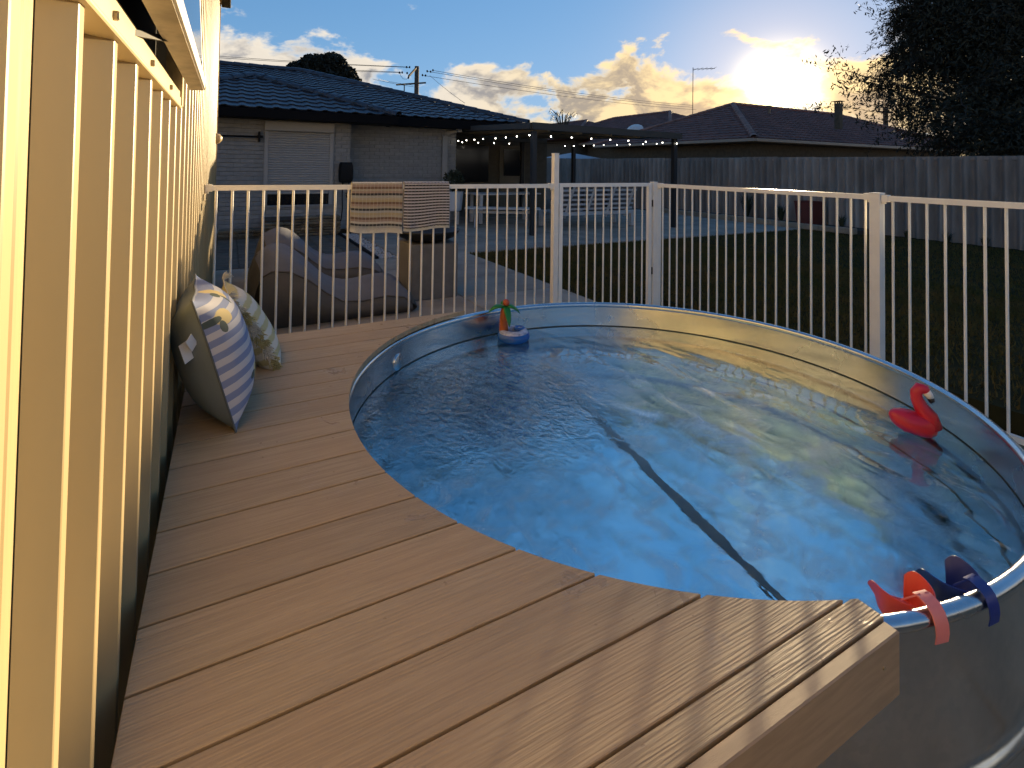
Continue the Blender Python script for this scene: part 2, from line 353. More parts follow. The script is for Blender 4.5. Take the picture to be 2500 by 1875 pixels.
class MB:
    def __init__(s): s.v = []; s.f = []; s.uv = None
    def add(s, vs, fs):
        o = len(s.v); s.v += [tuple(v) for v in vs]; s.f += [tuple(i + o for i in f) for f in fs]; return s
    def box(s, x0, x1, y0, y1, z0, z1, ch=0.0):
        if ch <= 0:
            vs = [(x0, y0, z0), (x1, y0, z0), (x1, y1, z0), (x0, y1, z0), (x0, y0, z1), (x1, y0, z1), (x1, y1, z1), (x0, y1, z1)]
            return s.add(vs, [(3, 2, 1, 0), (4, 5, 6, 7), (0, 1, 5, 4), (1, 2, 6, 5), (2, 3, 7, 6), (3, 0, 4, 7)])
        c = ch; rings = []
        for (z, i) in ((z0, c), (z0 + c, 0), (z1 - c, 0), (z1, c)):
            rings.append([(x0 + i, y0 + i, z), (x1 - i, y0 + i, z), (x1 - i, y1 - i, z), (x0 + i, y1 - i, z)])
        return s.rings(rings, cap=True)
    def rings(s, rings, cap=True, close=True):
        n = len(rings[0]); vs = [p for r in rings for p in r]; fs = []
        for a in range(len(rings) - 1):
            for i in range(n if close else n - 1):
                j = (i + 1) % n; fs.append((a * n + i, a * n + j, (a + 1) * n + j, (a + 1) * n + i))
        if cap:
            fs.append(tuple(range(n - 1, -1, -1))); k = (len(rings) - 1) * n; fs.append(tuple(range(k, k + n)))
        return s.add(vs, fs)
    def obox(s, c, ax, ay, az, hx, hy, hz):
        c = Vector(c); vs = []
        for (i, j, k) in ((-1, -1, -1), (1, -1, -1), (1, 1, -1), (-1, 1, -1), (-1, -1, 1), (1, -1, 1), (1, 1, 1), (-1, 1, 1)):
            vs.append(c + ax * (hx * i) + ay * (hy * j) + az * (hz * k))
        return s.add(vs, [(3, 2, 1, 0), (4, 5, 6, 7), (0, 1, 5, 4), (1, 2, 6, 5), (2, 3, 7, 6), (3, 0, 4, 7)])
    def bar(s, p, q, w_, h_, up=(0, 0, 1)):
        p, q = Vector(p), Vector(q); d = (q - p); L = d.length; d.normalize(); up = Vector(up)
        if abs(d.dot(up)) > .98: up = Vector((0, 1, 0))
        sd_ = d.cross(up).normalized(); u2 = sd_.cross(d).normalized()
        return s.obox((p + q) / 2, d, sd_, u2, L / 2, w_ / 2, h_ / 2)
    def tube(s, pts, rad, n=8, cap=True):
        pts = [Vector(p) for p in pts]; m = len(pts)
        rs = rad if isinstance(rad, (list, tuple)) else [rad] * m
        rings = []; ref = None
        for i, p in enumerate(pts):
            d = (pts[min(i + 1, m - 1)] - pts[max(i - 1, 0)]).normalized()
            if ref is None: ref = d.orthogonal().normalized()
            a = (ref - d * ref.dot(d))
            a = a.normalized() if a.length > 1e-6 else d.orthogonal().normalized()
            ref = a; b = d.cross(a)
            rings.append([p + (a * math.cos(2 * math.pi * k / n) + b * math.sin(2 * math.pi * k / n)) * rs[i] for k in range(n)])
        return s.rings(rings, cap)
    def lathe(s, prof, n=32, c=(0, 0, 0), cap=False, a0=0.0, a1=2 * math.pi, closed=True):
        rings = []
        for (r, z) in prof:
            rings.append([(c[0] + r * math.cos(a0 + (a1 - a0) * k / n), c[1] + r * math.sin(a0 + (a1 - a0) * k / n), c[2] + z) for k in range(n if closed else n + 1)])
        return s.rings(rings, cap, closed)
    def prism(s, poly, z0, z1):
        n = len(poly)
        return s.rings([[(x, y, z0) for x, y in poly], [(x, y, z1) for x, y in poly]])
    def sphere(s, c, r, n=16, m=10, sc=(1, 1, 1)):
        prof = []; rings = []
        for i in range(1, m):
            a = math.pi * i / m - math.pi / 2
            rings.append([(c[0] + r * sc[0] * math.cos(a) * math.cos(2 * math.pi * k / n), c[1] + r * sc[1] * math.cos(a) * math.sin(2 * math.pi * k / n), c[2] + r * sc[2] * math.sin(a)) for k in range(n)])
        return s.rings(rings)
    def mesh(s, name, m, smooth=False, angle=None):
        me = bpy.data.meshes.new(name); me.from_pydata(s.v, [], s.f); me.validate()
        if m: me.materials.append(M[m] if isinstance(m, str) else m)
        if smooth or angle:
            me.polygons.foreach_set('use_smooth', [True] * len(me.polygons))
            if angle: me.set_sharp_from_angle(angle=R(angle))
        me.update(); return me
    def build(s, name, m, parent=None, mtx=None, local=False, smooth=False, angle=None, **kw):
        o = link(name, s.mesh(name, m, smooth, angle), parent, mtx, local); tag(o, **kw); return o
def bx(*a, ch=0.0): return MB().box(*a, ch=ch)
def copy_tree(o, parent=None, dm=None):
    c = o.copy(); C.objects.link(c)
    if parent is None: m = dm @ WM[o]; c.matrix_world = m; WM[c] = m
    else: c.parent = parent; WM[c] = WM[o]
    for ch in list(o.children): copy_tree(ch, c)
    return c

G = -0.53      # ground level outside the pool fence; deck top is z = 0
PG = -0.72    # pool pad, a step lower
# ------------------------------------------------------------------ ground
bx(-60, 90, -40, 120, PG - .30, PG - .06).build('ground', 'soil', kind='structure')
# slab squares with joints: paved strip beside the shed, patio, pool pad
def slabs(name, x0, x1, y0, y1, nx, ny, z, m, gap=.012, bed='soil'):
    b = bx(x0 + .002, x1 - .002, y0 + .002, y1 - .002, z - .055, z - .012).build(name, m, kind='structure')
    dx, dy = (x1 - x0) / nx, (y1 - y0) / ny
    me = bx(-dx / 2 + gap / 2, dx / 2 - gap / 2, -dy / 2 + gap / 2, dy / 2 - gap / 2, -.055, 0, ch=.004).mesh('slab', m)
    for i in range(nx):
        for j in range(ny):
            link('slab', me, b, Matrix.Translation((x0 + (i + .5) * dx, y0 + (j + .5) * dy, z + random.uniform(-.002, .002))))
    return b
slabs('path', -.02, 3.5, 3.62, 7.1, 3, 4, G, 'concrete')
slabs('patio', 2.4, 12.2, 7.1, 14.0, 5, 4, G, 'concrete')
slabs('pool_pad', -.02, 4.2, -2.0, 3.60, 4, 5, PG, 'pad')
slabs('paver_terrace', -.02, 2.05, 7.12, 10.0, 7, 10, G + .002, 'paver_brown', gap=.014)
MB().prism([(3.52, 3.62), (4.22, 3.62), (4.22, -6), (12.95, -6), (12.95, 7.08), (3.52, 7.08)], PG - .05, G - .02).build('lawn', 'lawn', kind='structure')
# pebble strip with its dark edging
ps = bx(2.10, 2.385, 7.12, 10.2, G - .055, G - .02).build('pebble_strip', 'concrete', kind='structure')
pm_ = []
mbp = MB()
for i in range(900):
    r_ = random.uniform(.008, .018); x_ = random.uniform(2.11, 2.375); y_ = random.uniform(7.13, 10.18)
    mbp.sphere((x_, y_, G - .012 + random.uniform(0, .012)), r_, 6, 4, (1, random.uniform(.7, 1.1), .6))
mbp.build('pebbles', 'pebble', ps, smooth=True, kind='stuff')
bx(2.055, 2.095, 7.12, 10.2, G - .05, G + .03, ch=.004).build('edging', 'black_plastic', ps)
# grass on the lawn, too many to count
def blades(x0, x1, y0, y1, n, h, z):
    x = rng.uniform(x0, x1, n); y = rng.uniform(y0, y1, n); a = rng.uniform(0, 6.283, n); hh = h * rng.uniform(.5, 1.2, n); wd = .006
    lx, ly = rng.normal(0, .015, n), rng.normal(0, .015, n)
    v = np.empty((n, 3, 3)); v[:, 0] = np.c_[x - wd * np.cos(a), y - wd * np.sin(a), np.full(n, z)]
    v[:, 1] = np.c_[x + wd * np.cos(a), y + wd * np.sin(a), np.full(n, z)]; v[:, 2] = np.c_[x + lx, y + ly, z + hh]
    return v
gv = np.concatenate([blades(3.53, 8, 3.63, 7.07, 40000, .04, G - .02), blades(4.23, 8, 1.5, 3.63, 20000, .04, G - .02), blades(8, 12.6, 0, 7.07, 25000, .045, G - .02), blades(4.25, 8, -2, 1.5, 15000, .04, G - .02)])
def tri_mesh(name, v, m):
    n = len(v); k = v.shape[1]; me = bpy.data.meshes.new(name); me.vertices.add(n * k); me.vertices.foreach_set('co', v.reshape(-1).astype(np.float32))
    me.loops.add(n * k); me.loops.foreach_set('vertex_index', np.arange(n * k, dtype=np.int32)); me.polygons.add(n)
    me.polygons.foreach_set('loop_start', np.arange(0, n * k, k, dtype=np.int32))
    me.update(calc_edges=True); me.validate(); me.materials.append(M[m]); return me
tag(link('grass', tri_mesh('grass', gv, 'grass')), 'short dark lawn grass beyond the white pool fence', 'grass', kind='stuff')

# ------------------------------------------------------------------ shed
SP = 0.1905; RIB0 = 0.097
shed = root('metal_shed', (-2, 3, G), 'cream ribbed metal shed running along the left of the deck', 'shed')
def sheet_profile(y0, ribs):
    """plan outline of one sheet: pan, swages and raised ribs; x is the face, y runs along the wall"""
    pts = []; xp, xr = -.044, -.015
    for i in range(ribs):
        yt = y0 + i * SP              # far edge of the rib top
        pts += [(xp, yt - .046), (xr - .001, yt - .0225), (xr, yt - .0205), (xr, yt - .002), (xr - .001, yt), (xp, yt + .022)]
        pts += [(xp, yt + .050), (xp + .003, yt + .055), (xp + .003, yt + .064), (xp, yt + .069), (xp, yt + .098), (xp + .003, yt + .103), (xp + .003, yt + .112), (xp, yt + .117)]
    return pts
def wall_sheet(k0, n, z0, z1):
    pr = sheet_profile(RIB0 + k0 * SP, n); pr = pr + [(-.0455, RIB0 + (k0 + n) * SP - .040)]
    back = [(x - .0012, y) for x, y in pr]
    me = MB(); me.rings([[(x, y, z0) for x, y in pr], [(x, y, z1) for x, y in pr]], cap=False, close=False)
    return me.build('wall_sheet', 'cream_steel', shed)
WY1 = 1.285
k = -8
while RIB0 + k * SP < 6.45:
    n_ = 4
    ystart = RIB0 + k * SP - .046; yend = RIB0 + (k + n_) * SP - .05
    if k + n_ <= 7 and k >= -5: wall_sheet(k, n_, PG - .02, 1.03); wall_sheet(k, n_, 2.06, 2.86)
    elif k < 7 and k + n_ > 7 and k >= -5:
        wall_sheet(k, 7 - k, PG - .02, 1.03); wall_sheet(k, 7 - k, 2.06, 2.86); wall_sheet(7, k + n_ - 7, PG - .02, 2.86)
    else: wall_sheet(k, n_, PG - .02, 2.86)
    k += n_
YE = 6.62
bx(-.048, -.006, YE - .04, YE + .012, G - .02, 2.86, ch=.004).build('corner_flashing', 'cream_steel', shed)
bx(-4.0, -.05, YE - .03, YE, G - .02, 2.86).build('end_wall', 'cream_steel', shed)
bx(-4.0, -3.97, -2.5, YE - .03, G - .02, 2.86).build('rear_wall', 'cream_steel', shed)
MB().obox((-1.97, 2.1, 3.02), Vector((1, 0, -.12)).normalized(), Vector((0, 1, 0)), Vector((.12, 0, 1)).normalized(), 2.06, 4.55, .02).build('roof', 'cream_steel', shed)
gt = MB(); gt.box(-.0, .10, -2.4, YE + .06, 2.74, 2.85, ch=.008); gt.build('gutter', 'dark_trim', shed)
# window: cream frame, sill with screws, sash hinged at the top and pushed open
wz0, wz1, wy0 = 1.042, 2.06, -.62
win = MB(); win.box(-.05, -.009, wy0, WY1, wz0 - .022, wz0 + .004, ch=.002); window = win.build('window', 'cream_alu', shed)
s2 = MB(); s2.box(-.052, -.006, wy0, WY1 + .004, wz0 - .030, wz0 - .0225, ch=.002); s2.build('sill', 'cream_alu', window)
MB().box(-.046, -.012, wy0, WY1, wz0 + .004, wz0 + .024, ch=.002).build('sill', 'cream_alu', window)
MB().box(-.05, -.026, wy0, WY1, wz0 + .0245, wz0 + .040, ch=.002).build('sill', 'alu_white', window)
MB().box(-.05, -.006, WY1 - .001, WY1 + .045, wz0 - .022, wz1, ch=.002).build('jamb', 'cream_alu', window)
MB().box(-.05, -.01, wy0 - .05, wy0, wz0 - .022, wz1, ch=.002).build('jamb', 'cream_alu', window)
MB().box(-.05, -.006, wy0 - .05, WY1 + .045, wz1, wz1 + .05, ch=.002).build('head', 'cream_alu', window)
MB().box(-.075, -.072, wy0, WY1, wz0, wz1).build('fly_screen', 'dark_trim', window)
for ys in (-.15, .214, .579, .941):
    sc = MB(); sc.lathe([(0, -.001), (.0065, -.001), (.0065, .005), (.005, .007), (0, .007)], 10)
    sc.build('screw', 'screw', window, Matrix.Translation((-.0095, ys, wz0 - .008)) @ Matrix.Rotation(R(90), 4, 'Y'), smooth=False)
# the open sash: top at the frame, bottom swung out
sb = Vector((.050, 0, 1.072)); stp = Vector((-.005, 0, wz1)); sv = (stp - sb).normalized(); sn = Vector((sv.z, 0, -sv.x))
def sash_bar(y0, y1, v0, v1, th, m, nm):
    c = sb + sv * ((v0 + v1) / 2) + Vector((0, (y0 + y1) / 2, 0)) - sn * (th / 2)
    return MB().obox(c, Vector((0, 1, 0)), sn, sv, (y1 - y0) / 2, th / 2, (v1 - v0) / 2).build(nm, m, window)
Lsv = (stp - sb).length
sash = sash_bar(wy0 + .01, WY1 - .002, 0, .034, .036, 'alu_weathered', 'sash')
sf = MB().obox(sb + sv * .022 + Vector((0, (wy0 + WY1) / 2, 0)) + sn * .0026, Vector((0, 1, 0)), sn, sv, (WY1 - wy0) / 2 - .006, .0022, .020); sf.build('sash_face', 'alu_white', window)
sash_bar(WY1 - .045, WY1 - .003, .036, Lsv, .034, 'alu_white', 'sash_stile'); sash_bar(wy0 + .01, wy0 + .05, .036, Lsv, .034, 'alu_white', 'sash_stile')
sash_bar(WY1 - .060, WY1 - .047, .036, Lsv, .026, 'black_plastic', 'seal')
sash_bar(wy0 + .05, WY1 - .061, .030, Lsv, .006, 'pane', 'pane')
st_ = MB(); st_.bar((-.03, .36, 1.046), (.030, .60, 1.085), .012, .010); st_.bar((.028, .60, 1.08), (.030, .605, 1.12), .012, .014); st_.build('stay', 'black_plastic', window)
# cowl vent near the far end of the wall
cv = MB(); cv.lathe([(.062, -.064), (.066, -.02), (.058, .02), (.036, .052), (.0, .064)], 20)
cvo = root('wall_vent', (0, 6.4, 1.12), 'small cream cowl sticking out of the shed wall near its far end', 'vent')
cv.build('cowl', 'cream_steel', cvo, Matrix.Translation((-.012, 6.4, 1.125)) @ Matrix.Rotation(R(72), 4, 'Y'), smooth=True)
MB().lathe([(0, 0), (.068, 0), (.068, .006), (0, .006)], 20).build('flange', 'cream_steel', cvo, Matrix.Translation((-.0145, 6.4, 1.125)) @ Matrix.Rotation(R(90), 4, 'Y'))

# ------------------------------------------------------------------ deck
TCX, TCY, TR = 1.689, 1.094, 1.205
DR = 1.189
deck = root('timber_deck', (.5, 1, PG), 'brown board deck between the shed and the round pool', 'deck')
def xe(y):
    d2 = DR * DR - (y - TCY) ** 2
    return TCX - math.sqrt(max(d2, 0.0))
def plank(y0, y1, cut=9.0):
    N = 10; z = [0, -.0022, -.0235]
    ins = .0014
    def ring(zz, a):
        ya, yb = y0 + a, y1 - a
        pts = [(0.0 + a, ya), ]
        for i in range(N + 1):
            y = ya + (yb - ya) * i / N; pts.append((min(xe(y), cut), y))
        pts.append((0.0 + a, yb)); return [(x, y, zz) for x, y in pts]
    return MB().rings([ring(-.0235, 0), ring(-.0016, 0), ring(0, ins)])
for kk in range(16):
    g_ = .0062
    plank(.14 * kk + g_ / 2, .14 * (kk + 1) - g_ / 2).build('plank', 'deck', deck)
plank(-.056, -.00225, cut=1.245).build('plank', 'deck', deck)
fa = MB().box(0.0, 1.238, -.086, -.0605, -.118, -.001, ch=.0025); fao = fa.build('fascia', 'fascia', deck)
for (xs, zs) in ((1.185, -.045), (.62, -.05)):
    MB().lathe([(0, -.001), (.0038, -.001), (.003, .0015), (0, .0012)], 10).build('screw', 'screw', fao, Matrix.Translation((xs, -.0865, zs)) @ Matrix.Rotation(R(90), 4, 'X'))
for yj in (.06, .50, .94, 1.38, 1.82, 2.18):
    x1 = max(.2, xe(yj) - .05)
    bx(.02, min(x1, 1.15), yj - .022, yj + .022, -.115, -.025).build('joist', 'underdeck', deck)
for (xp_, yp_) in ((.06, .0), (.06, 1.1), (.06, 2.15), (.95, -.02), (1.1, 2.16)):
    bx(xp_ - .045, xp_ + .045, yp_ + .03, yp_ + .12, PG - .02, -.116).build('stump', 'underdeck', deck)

# ------------------------------------------------------------------ tank pool
pool = root('stock_tank_pool', (TCX, TCY, PG), 'round galvanised steel stock tank pool beside the deck', 'pool')
ZR = -.046   # centre of the rolled rim
def wall_r(z):
    d = 0.0
    for zc, wd, amp in ((-.40, .018, .018),):
        d += amp * math.exp(-((z - zc) / wd) ** 2)
    return d
zs = np.linspace(ZR, PG + .006, 76)
prof_out = [(TR - .010 + wall_r(z), z) for z in zs]
prof_in = [(TR - .014 + wall_r(z), z) for z in zs[::-1]]
pr_ = MB(); pr_.lathe(prof_out + [(TR - .0135, PG + .004)] + prof_in, 128, (TCX, TCY, 0)); pr_.build('tank_wall', 'galvanised', pool, smooth=True)
rim = MB(); NR = 160
rings = []
for i in range(NR):
    a = 2 * math.pi * i / NR; rr = [(TR - .004 + .0165 * math.cos(b), ZR + .0165 * math.sin(b)) for b in np.linspace(0, 2 * math.pi, 12, endpoint=False)]
    rings.append([(TCX + r_ * math.cos(a), TCY + r_ * math.sin(a), z_) for r_, z_ in rr])
rim.rings(rings + [rings[0]], cap=False); rim.build('rim', 'galvanised', pool, smooth=True)
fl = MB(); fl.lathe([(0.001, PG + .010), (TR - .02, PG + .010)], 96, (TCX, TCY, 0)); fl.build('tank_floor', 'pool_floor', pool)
# overlap seam of the floor sheets
sdv = Vector((.13, 1.13, 0)).normalized(); snv = Vector((sdv.y, -sdv.x, 0)); sc0 = Vector((1.722, 1.06, PG + .014))
MB().obox(sc0, sdv, snv, Vector((0, 0, 1)), 1.13, .021, .002).build('floor_seam', 'pool_seam', pool)
# return fitting on the left inner wall
fa_ = math.atan2(1.976 - TCY, .89 - TCX); fp = Vector((TCX + (TR - .018) * math.cos(fa_), TCY + (TR - .018) * math.sin(fa_), -.135))
rotf = Vector((-math.cos(fa_), -math.sin(fa_), 0)).to_track_quat('Z', 'Y').to_matrix().to_4x4()
MB().lathe([(0, .006), (.034, .006), (.040, .003), (.042, 0), (.042, -.01)], 24).build('return_fitting', 'galvanised', pool, Matrix.Translation(fp) @ rotf, smooth=True)
ZW = -.18
wl = MB(); wlr = TR - .0146
wl.rings([[(TCX + r_ * math.cos(2 * math.pi * i / 128), TCY + r_ * math.sin(2 * math.pi * i / 128), z_) for i in range(128)] for r_, z_ in ((wlr, ZW - .006), (wlr - .0012, ZW - .004), (wlr - .0012, ZW + .0035), (wlr, ZW + .0055))], cap=False)
wl.build('waterline', 'waterline', pool, smooth=True)
wr = TR - .0158 + wall_r(ZW)
wt = MB(); wt.lathe([(0.002, 0)] + [(wr * i / 20, 0) for i in range(1, 21)], 96, (TCX, TCY, ZW))
wo = wt.build('water', 'water', kind='structure')
for p_ in wo.data.polygons: pass
wo.data.flip_normals() if wo.data.polygons[50].normal.z < 0 else None

# ------------------------------------------------------------------ pool fence
FY, FX, FZ = 3.53, 4.10, .690
def baluster_mesh(h): return MB().tube([(0, 0, 0), (0, 0, h)], .0085, 8).mesh('baluster', 'fence_white', smooth=False, angle=60)
BH = FZ - .036 - (PG + .06)
bal = baluster_mesh(BH)
def rail(rt, p, q, nm='rail', w_=.026, h_=.036):
    return MB().bar(p, q, w_, h_).build(nm, 'fence_white', rt)
def post(rt, x, y, h, s=.052):
    o = bx(x - s / 2, x + s / 2, y - s / 2, y + s / 2, PG, h, ch=.003).build('post', 'fence_white', rt)
    bx(x - s / 2 - .002, x + s / 2 + .002, y - s / 2 - .002, y + s / 2 + .002, h, h + .007, ch=.002).build('post_cap', 'fence_white', o)
    bx(x - s / 2 - .03, x + s / 2 + .03, y - s / 2 - .03, y + s / 2 + .03, PG + .001, PG + .010).build('base_plate', 'fence_white', o)
    return o
def bracket(rt, c, d):
    d = Vector(d); sd_ = Vector((-d.y, d.x, 0))
    b = MB().obox(Vector(c) + d * .02, d, sd_, Vector((0, 0, 1)), .021, .019, .024); b.obox(Vector(c) + d * .010 - Vector((0, 0, .030)), d, sd_, Vector((0, 0, 1)), .010, .010, .008)
    return b.build('bracket', 'fence_white', rt)
# back panel: from the shed wall to the tall latch post
f1 = root('pool_fence', (1.4, FY, PG), 'white pool fence panel behind the deck, fixed to the shed wall', 'fence', 'white pool fence panels')
rail(f1, (.012, FY, FZ - .018), (2.78, FY, FZ - .018), 'top_rail'); rail(f1, (.012, FY, PG + .06), (2.78, FY, PG + .06), 'bottom_rail')
for i in range(28):
    x = .053 + i * .0985
    if x < 2.76: link('baluster', bal, f1, Matrix.Translation((x, FY, FZ - .036 - BH)))
bracket(f1, (-.012, FY, FZ - .018), (1, 0, 0)); bracket(f1, (2.795, FY, FZ - .018), (-1, 0, 0)); bracket(f1, (-.012, FY, PG + .06), (1, 0, 0))
f1p = post(f1, 2.822, FY, .972)
# gate
gz = FZ + .006
gt_ = root('pool_gate', (3.4, FY, PG), 'white pool gate between the tall post and the corner post', 'gate')
MB().box(2.862, 2.902, FY - .018, FY + .018, PG + .05, gz, ch=.003).build('stile', 'fence_white', gt_)
MB().box(3.968, 4.008, FY - .018, FY + .018, PG + .05, gz, ch=.003).build('stile', 'fence_white', gt_)
rail(gt_, (2.902, FY, gz - .018), (3.968, FY, gz - .018), 'top_rail'); rail(gt_, (2.902, FY, PG + .08), (3.968, FY, PG + .08), 'bottom_rail')
for i in range(10): link('baluster', bal, gt_, Matrix.Translation((2.993 + i * .1005, FY, gz - .036 - BH + .02)))
bx(2.851, 2.859, FY - .012, FY + .012, .38, .50).build('latch', 'black_plastic', gt_)
for zz in (-.25, .45): bx(4.009, 4.026, FY - .02, FY + .012, zz, zz + .07).build('hinge', 'dark_trim', gt_)
# right-hand run towards the camera
f2 = root('pool_fence', (FX, 2.5, PG), 'white pool fence panel between the corner post and the next post nearer the camera', 'fence', 'white pool fence panels')
post(f2, FX - .045, FY, FZ + .012, .054)
P3Y = 1.40
rail(f2, (FX, FY - .03, FZ - .018), (FX, P3Y + .045, FZ - .022), 'top_rail'); rail(f2, (FX, FY - .03, PG + .06), (FX, P3Y + .045, PG + .06), 'bottom_rail')
bx(FX - .018, FX + .030, FY - .030, FY + .02, PG, FZ + .004, ch=.003).build('post', 'fence_white', f2)
i = 0
while True:
    y = FY - .085 - i * .0985; i += 1
    if y < P3Y + .05: break
    link('baluster', bal, f2, Matrix.Translation((FX, y, FZ - .036 - BH)))
bracket(f2, (FX, FY - .032, FZ - .018), (0, -1, 0)); bracket(f2, (FX, P3Y + .036, FZ - .020), (0, 1, 0))
f3 = root('pool_fence', (FX, .4, PG), 'white pool fence panel at the right edge, nearest the camera', 'fence', 'white pool fence panels')
post(f3, FX, P3Y, FZ + .004, .066)
rail(f3, (FX, P3Y - .045, FZ - .026), (FX, -1.0, FZ - .026), 'top_rail'); rail(f3, (FX, P3Y - .045, PG + .06), (FX, -1.0, PG + .06), 'bottom_rail')
for i in range(22):
    y = P3Y - .10 - i * .0985
    link('baluster', bal, f3, Matrix.Translation((FX, y, FZ - .042 - BH)))
bracket(f3, (FX, P3Y - .036, FZ - .026), (0, -1, 0)); post(f3, FX, -1.03, FZ + .004, .066)

# ------------------------------------------------------------------ towels on the rail
def towel(name, x0, x1, drop_f, drop_b, m, label, cellw, cellh, skew=0.0, sag=0.0):
    W_ = x1 - x0; nu = int(W_ / cellw) * 4; path = []
    yr, zt, rr = FY, FZ + .004, .021
    # profile over the rail: front (towards the camera, -y) up, over, down the back
    L = drop_f + math.pi * rr + drop_b; nv = int(L / cellh) * 4
    vs = []; uvs = []; fs = []
    for j in range(nv + 1):
        s_ = L * j / nv
        for i in range(nu + 1):
            u = i / nu; x = x0 + W_ * u
            wave = .006 * math.sin(u * 7 + 1) + .004 * math.sin(u * 15)
            cu = abs(math.sin(math.pi * u * W_ / cellw)); cvv = abs(math.sin(math.pi * s_ / cellh))
            puff = .0045 * (1 - min(1.0, 2.0 * min(cu, cvv) ** .8)) + .004
            df = drop_f + .010 * math.sin(u * 5 + .5) + sag * u
            if s_ < drop_f:
                h = drop_f - s_; k_ = h / drop_f; y = yr - rr - puff - wave * k_ - .010 * k_; z = zt - h * df / drop_f; x += skew * k_ * (1 - u) + .006 * math.sin(k_ * 4) * (u - .5)
            elif s_ < drop_f + math.pi * rr:
                a = (s_ - drop_f) / rr; y = yr - (rr + puff) * math.cos(a); z = zt + (rr * .55 + puff) * math.sin(a)
            else:
                h = s_ - drop_f - math.pi * rr; y = yr + rr + puff + wave * .4; z = zt - h
            vs.append((x, y, z)); uvs.append((u, 1 - min(1, s_ / (drop_f + .03))))
    n1_ = nu + 1
    for j in range(nv):
        for i in range(nu): fs.append((j * n1_ + i, j * n1_ + i + 1, (j + 1) * n1_ + i + 1, (j + 1) * n1_ + i))
    me = bpy.data.meshes.new(name); me.from_pydata(vs, [], fs); me.materials.append(M[m])
    ul = me.uv_layers.new(name='UVMap'); li = [0] * len(me.loops); me.loops.foreach_get('vertex_index', li)
    ul.data.foreach_set('uv', np.array([uvs[a] for a in li], dtype=np.float32).reshape(-1))
    me.polygons.foreach_set('use_smooth', [True] * len(me.polygons)); me.update()
    rt = root(name, ((x0 + x1) / 2, FY, FZ), label, 'towel', 'bath towels over the fence rail')
    o = link('cloth', me, rt)
    md = o.modifiers.new('thick', 'SOLIDIFY'); md.thickness = .006; md.offset = -1
    # plain woven hem along the lower front edge
    hb = MB(); zz = FZ + .004 - drop_f
    ring = []
    for i in range(17):
        u = i / 16; x = x0 + W_ * u + skew * (1 - u); y = FY - .0345 - .006 * math.sin(u * 7 + 1) - .004 * math.sin(u * 15); z = zz - .010 * math.sin(u * 5 + .5) - sag * u
        ring.append([(x, y - .004, z + .004), (x, y + .004, z + .004), (x, y + .005, z - .020), (x, y - .005, z - .020)])
    hb.rings(ring); hb.build('hem', 'tassel', rt, smooth=False)
    return rt
towel('bath_towel', .962, 1.352, .335, .30, 'towel_multi', 'earth-toned striped waffle towel hanging over the white rail', .0279, .0150, skew=-.016, sag=.045)
towel('bath_towel', 1.372, 1.752, .350, .31, 'towel_mono', 'dark and pale striped waffle towel hanging over the white rail', .0292, .0238, skew=-.012, sag=.0)

# ------------------------------------------------------------------ cushions
def cushion_pts(a, T, n=28, corner=.035, bulge=.055):
    g = np.linspace(-1, 1, n); P = {}
    for sgn in (1, -1):
        vs = np.zeros((n, n, 3))
        for i, u in enumerate(g):
            for j, v in enumerate(g):
                x = a * u * (1 - bulge * (1 - v * v) * .8) ; y = a * v * (1 - bulge * (1 - u * u) * .8)
                ear = 1 + corner * (abs(u * v) ** 6)
                e = (max(0, (1 - u ** 4)) * max(0, (1 - v ** 4))) ** .60 * (1 - .18 * (u * u + v * v))
                wr = .002 * math.sin(6 * u + 2 * v) * (1 - e)
                vs[i, j] = (x * ear, y * ear, sgn * (T * e) + wr)
        P[sgn] = vs
    return P
def cushion(name, label, a, T, M4, mf, mb_, seam_m):
    rt = root(name, M4.translation, label, 'cushion', rot=M4.to_3x3()); P = cushion_pts(a, T); n = P[1].shape[0]
    for sgn, nm, m in ((1, 'front_cover', mf), (-1, 'back_cover', mb_)):
        vs = P[sgn].reshape(-1, 3).tolist(); fs = []
        for i in range(n - 1):
            for j in range(n - 1):
                q = (i * n + j, (i + 1) * n + j, (i + 1) * n + j + 1, i * n + j + 1); fs.append(q if sgn > 0 else q[::-1])
        me = bpy.data.meshes.new(nm); me.from_pydata(vs, [], fs); me.materials.append(M[m])
        ul = me.uv_layers.new(name='UVMap'); li = [0] * len(me.loops); me.loops.foreach_get('vertex_index', li)
        ul.data.foreach_set('uv', np.array([((a_ // n) / (n - 1), (a_ % n) / (n - 1)) for a_ in li], dtype=np.float32).reshape(-1))
        me.polygons.foreach_set('use_smooth', [True] * len(me.polygons)); me.update()
        link(nm, me, rt, I4, local=True)
    V = P[1]; loop = [V[i, 0] for i in range(n)] + [V[n - 1, j] for j in range(1, n)] + [V[i, n - 1] for i in range(n - 2, -1, -1)] + [V[0, j] for j in range(n - 2, 0, -1)]
    MB().tube([Vector(q) for q in loop + [loop[0]]], .0032, 6, cap=False).build('piping', seam_m, rt, I4, local=True, smooth=True)
    return rt, P
def frame(c, ex, ey):
    ex = Vector(ex).normalized(); ey = Vector(ey); ey = (ey - ex * ey.dot(ex)).normalized(); ez = ex.cross(ey)
    m = Matrix((ex, ey, ez)).transposed().to_4x4(); m.translation = Vector(c); return m
a1 = .215
m1 = frame((.095, 1.545, .236), (-.03, 1.0, 0.0), (-.33, .10, .94))
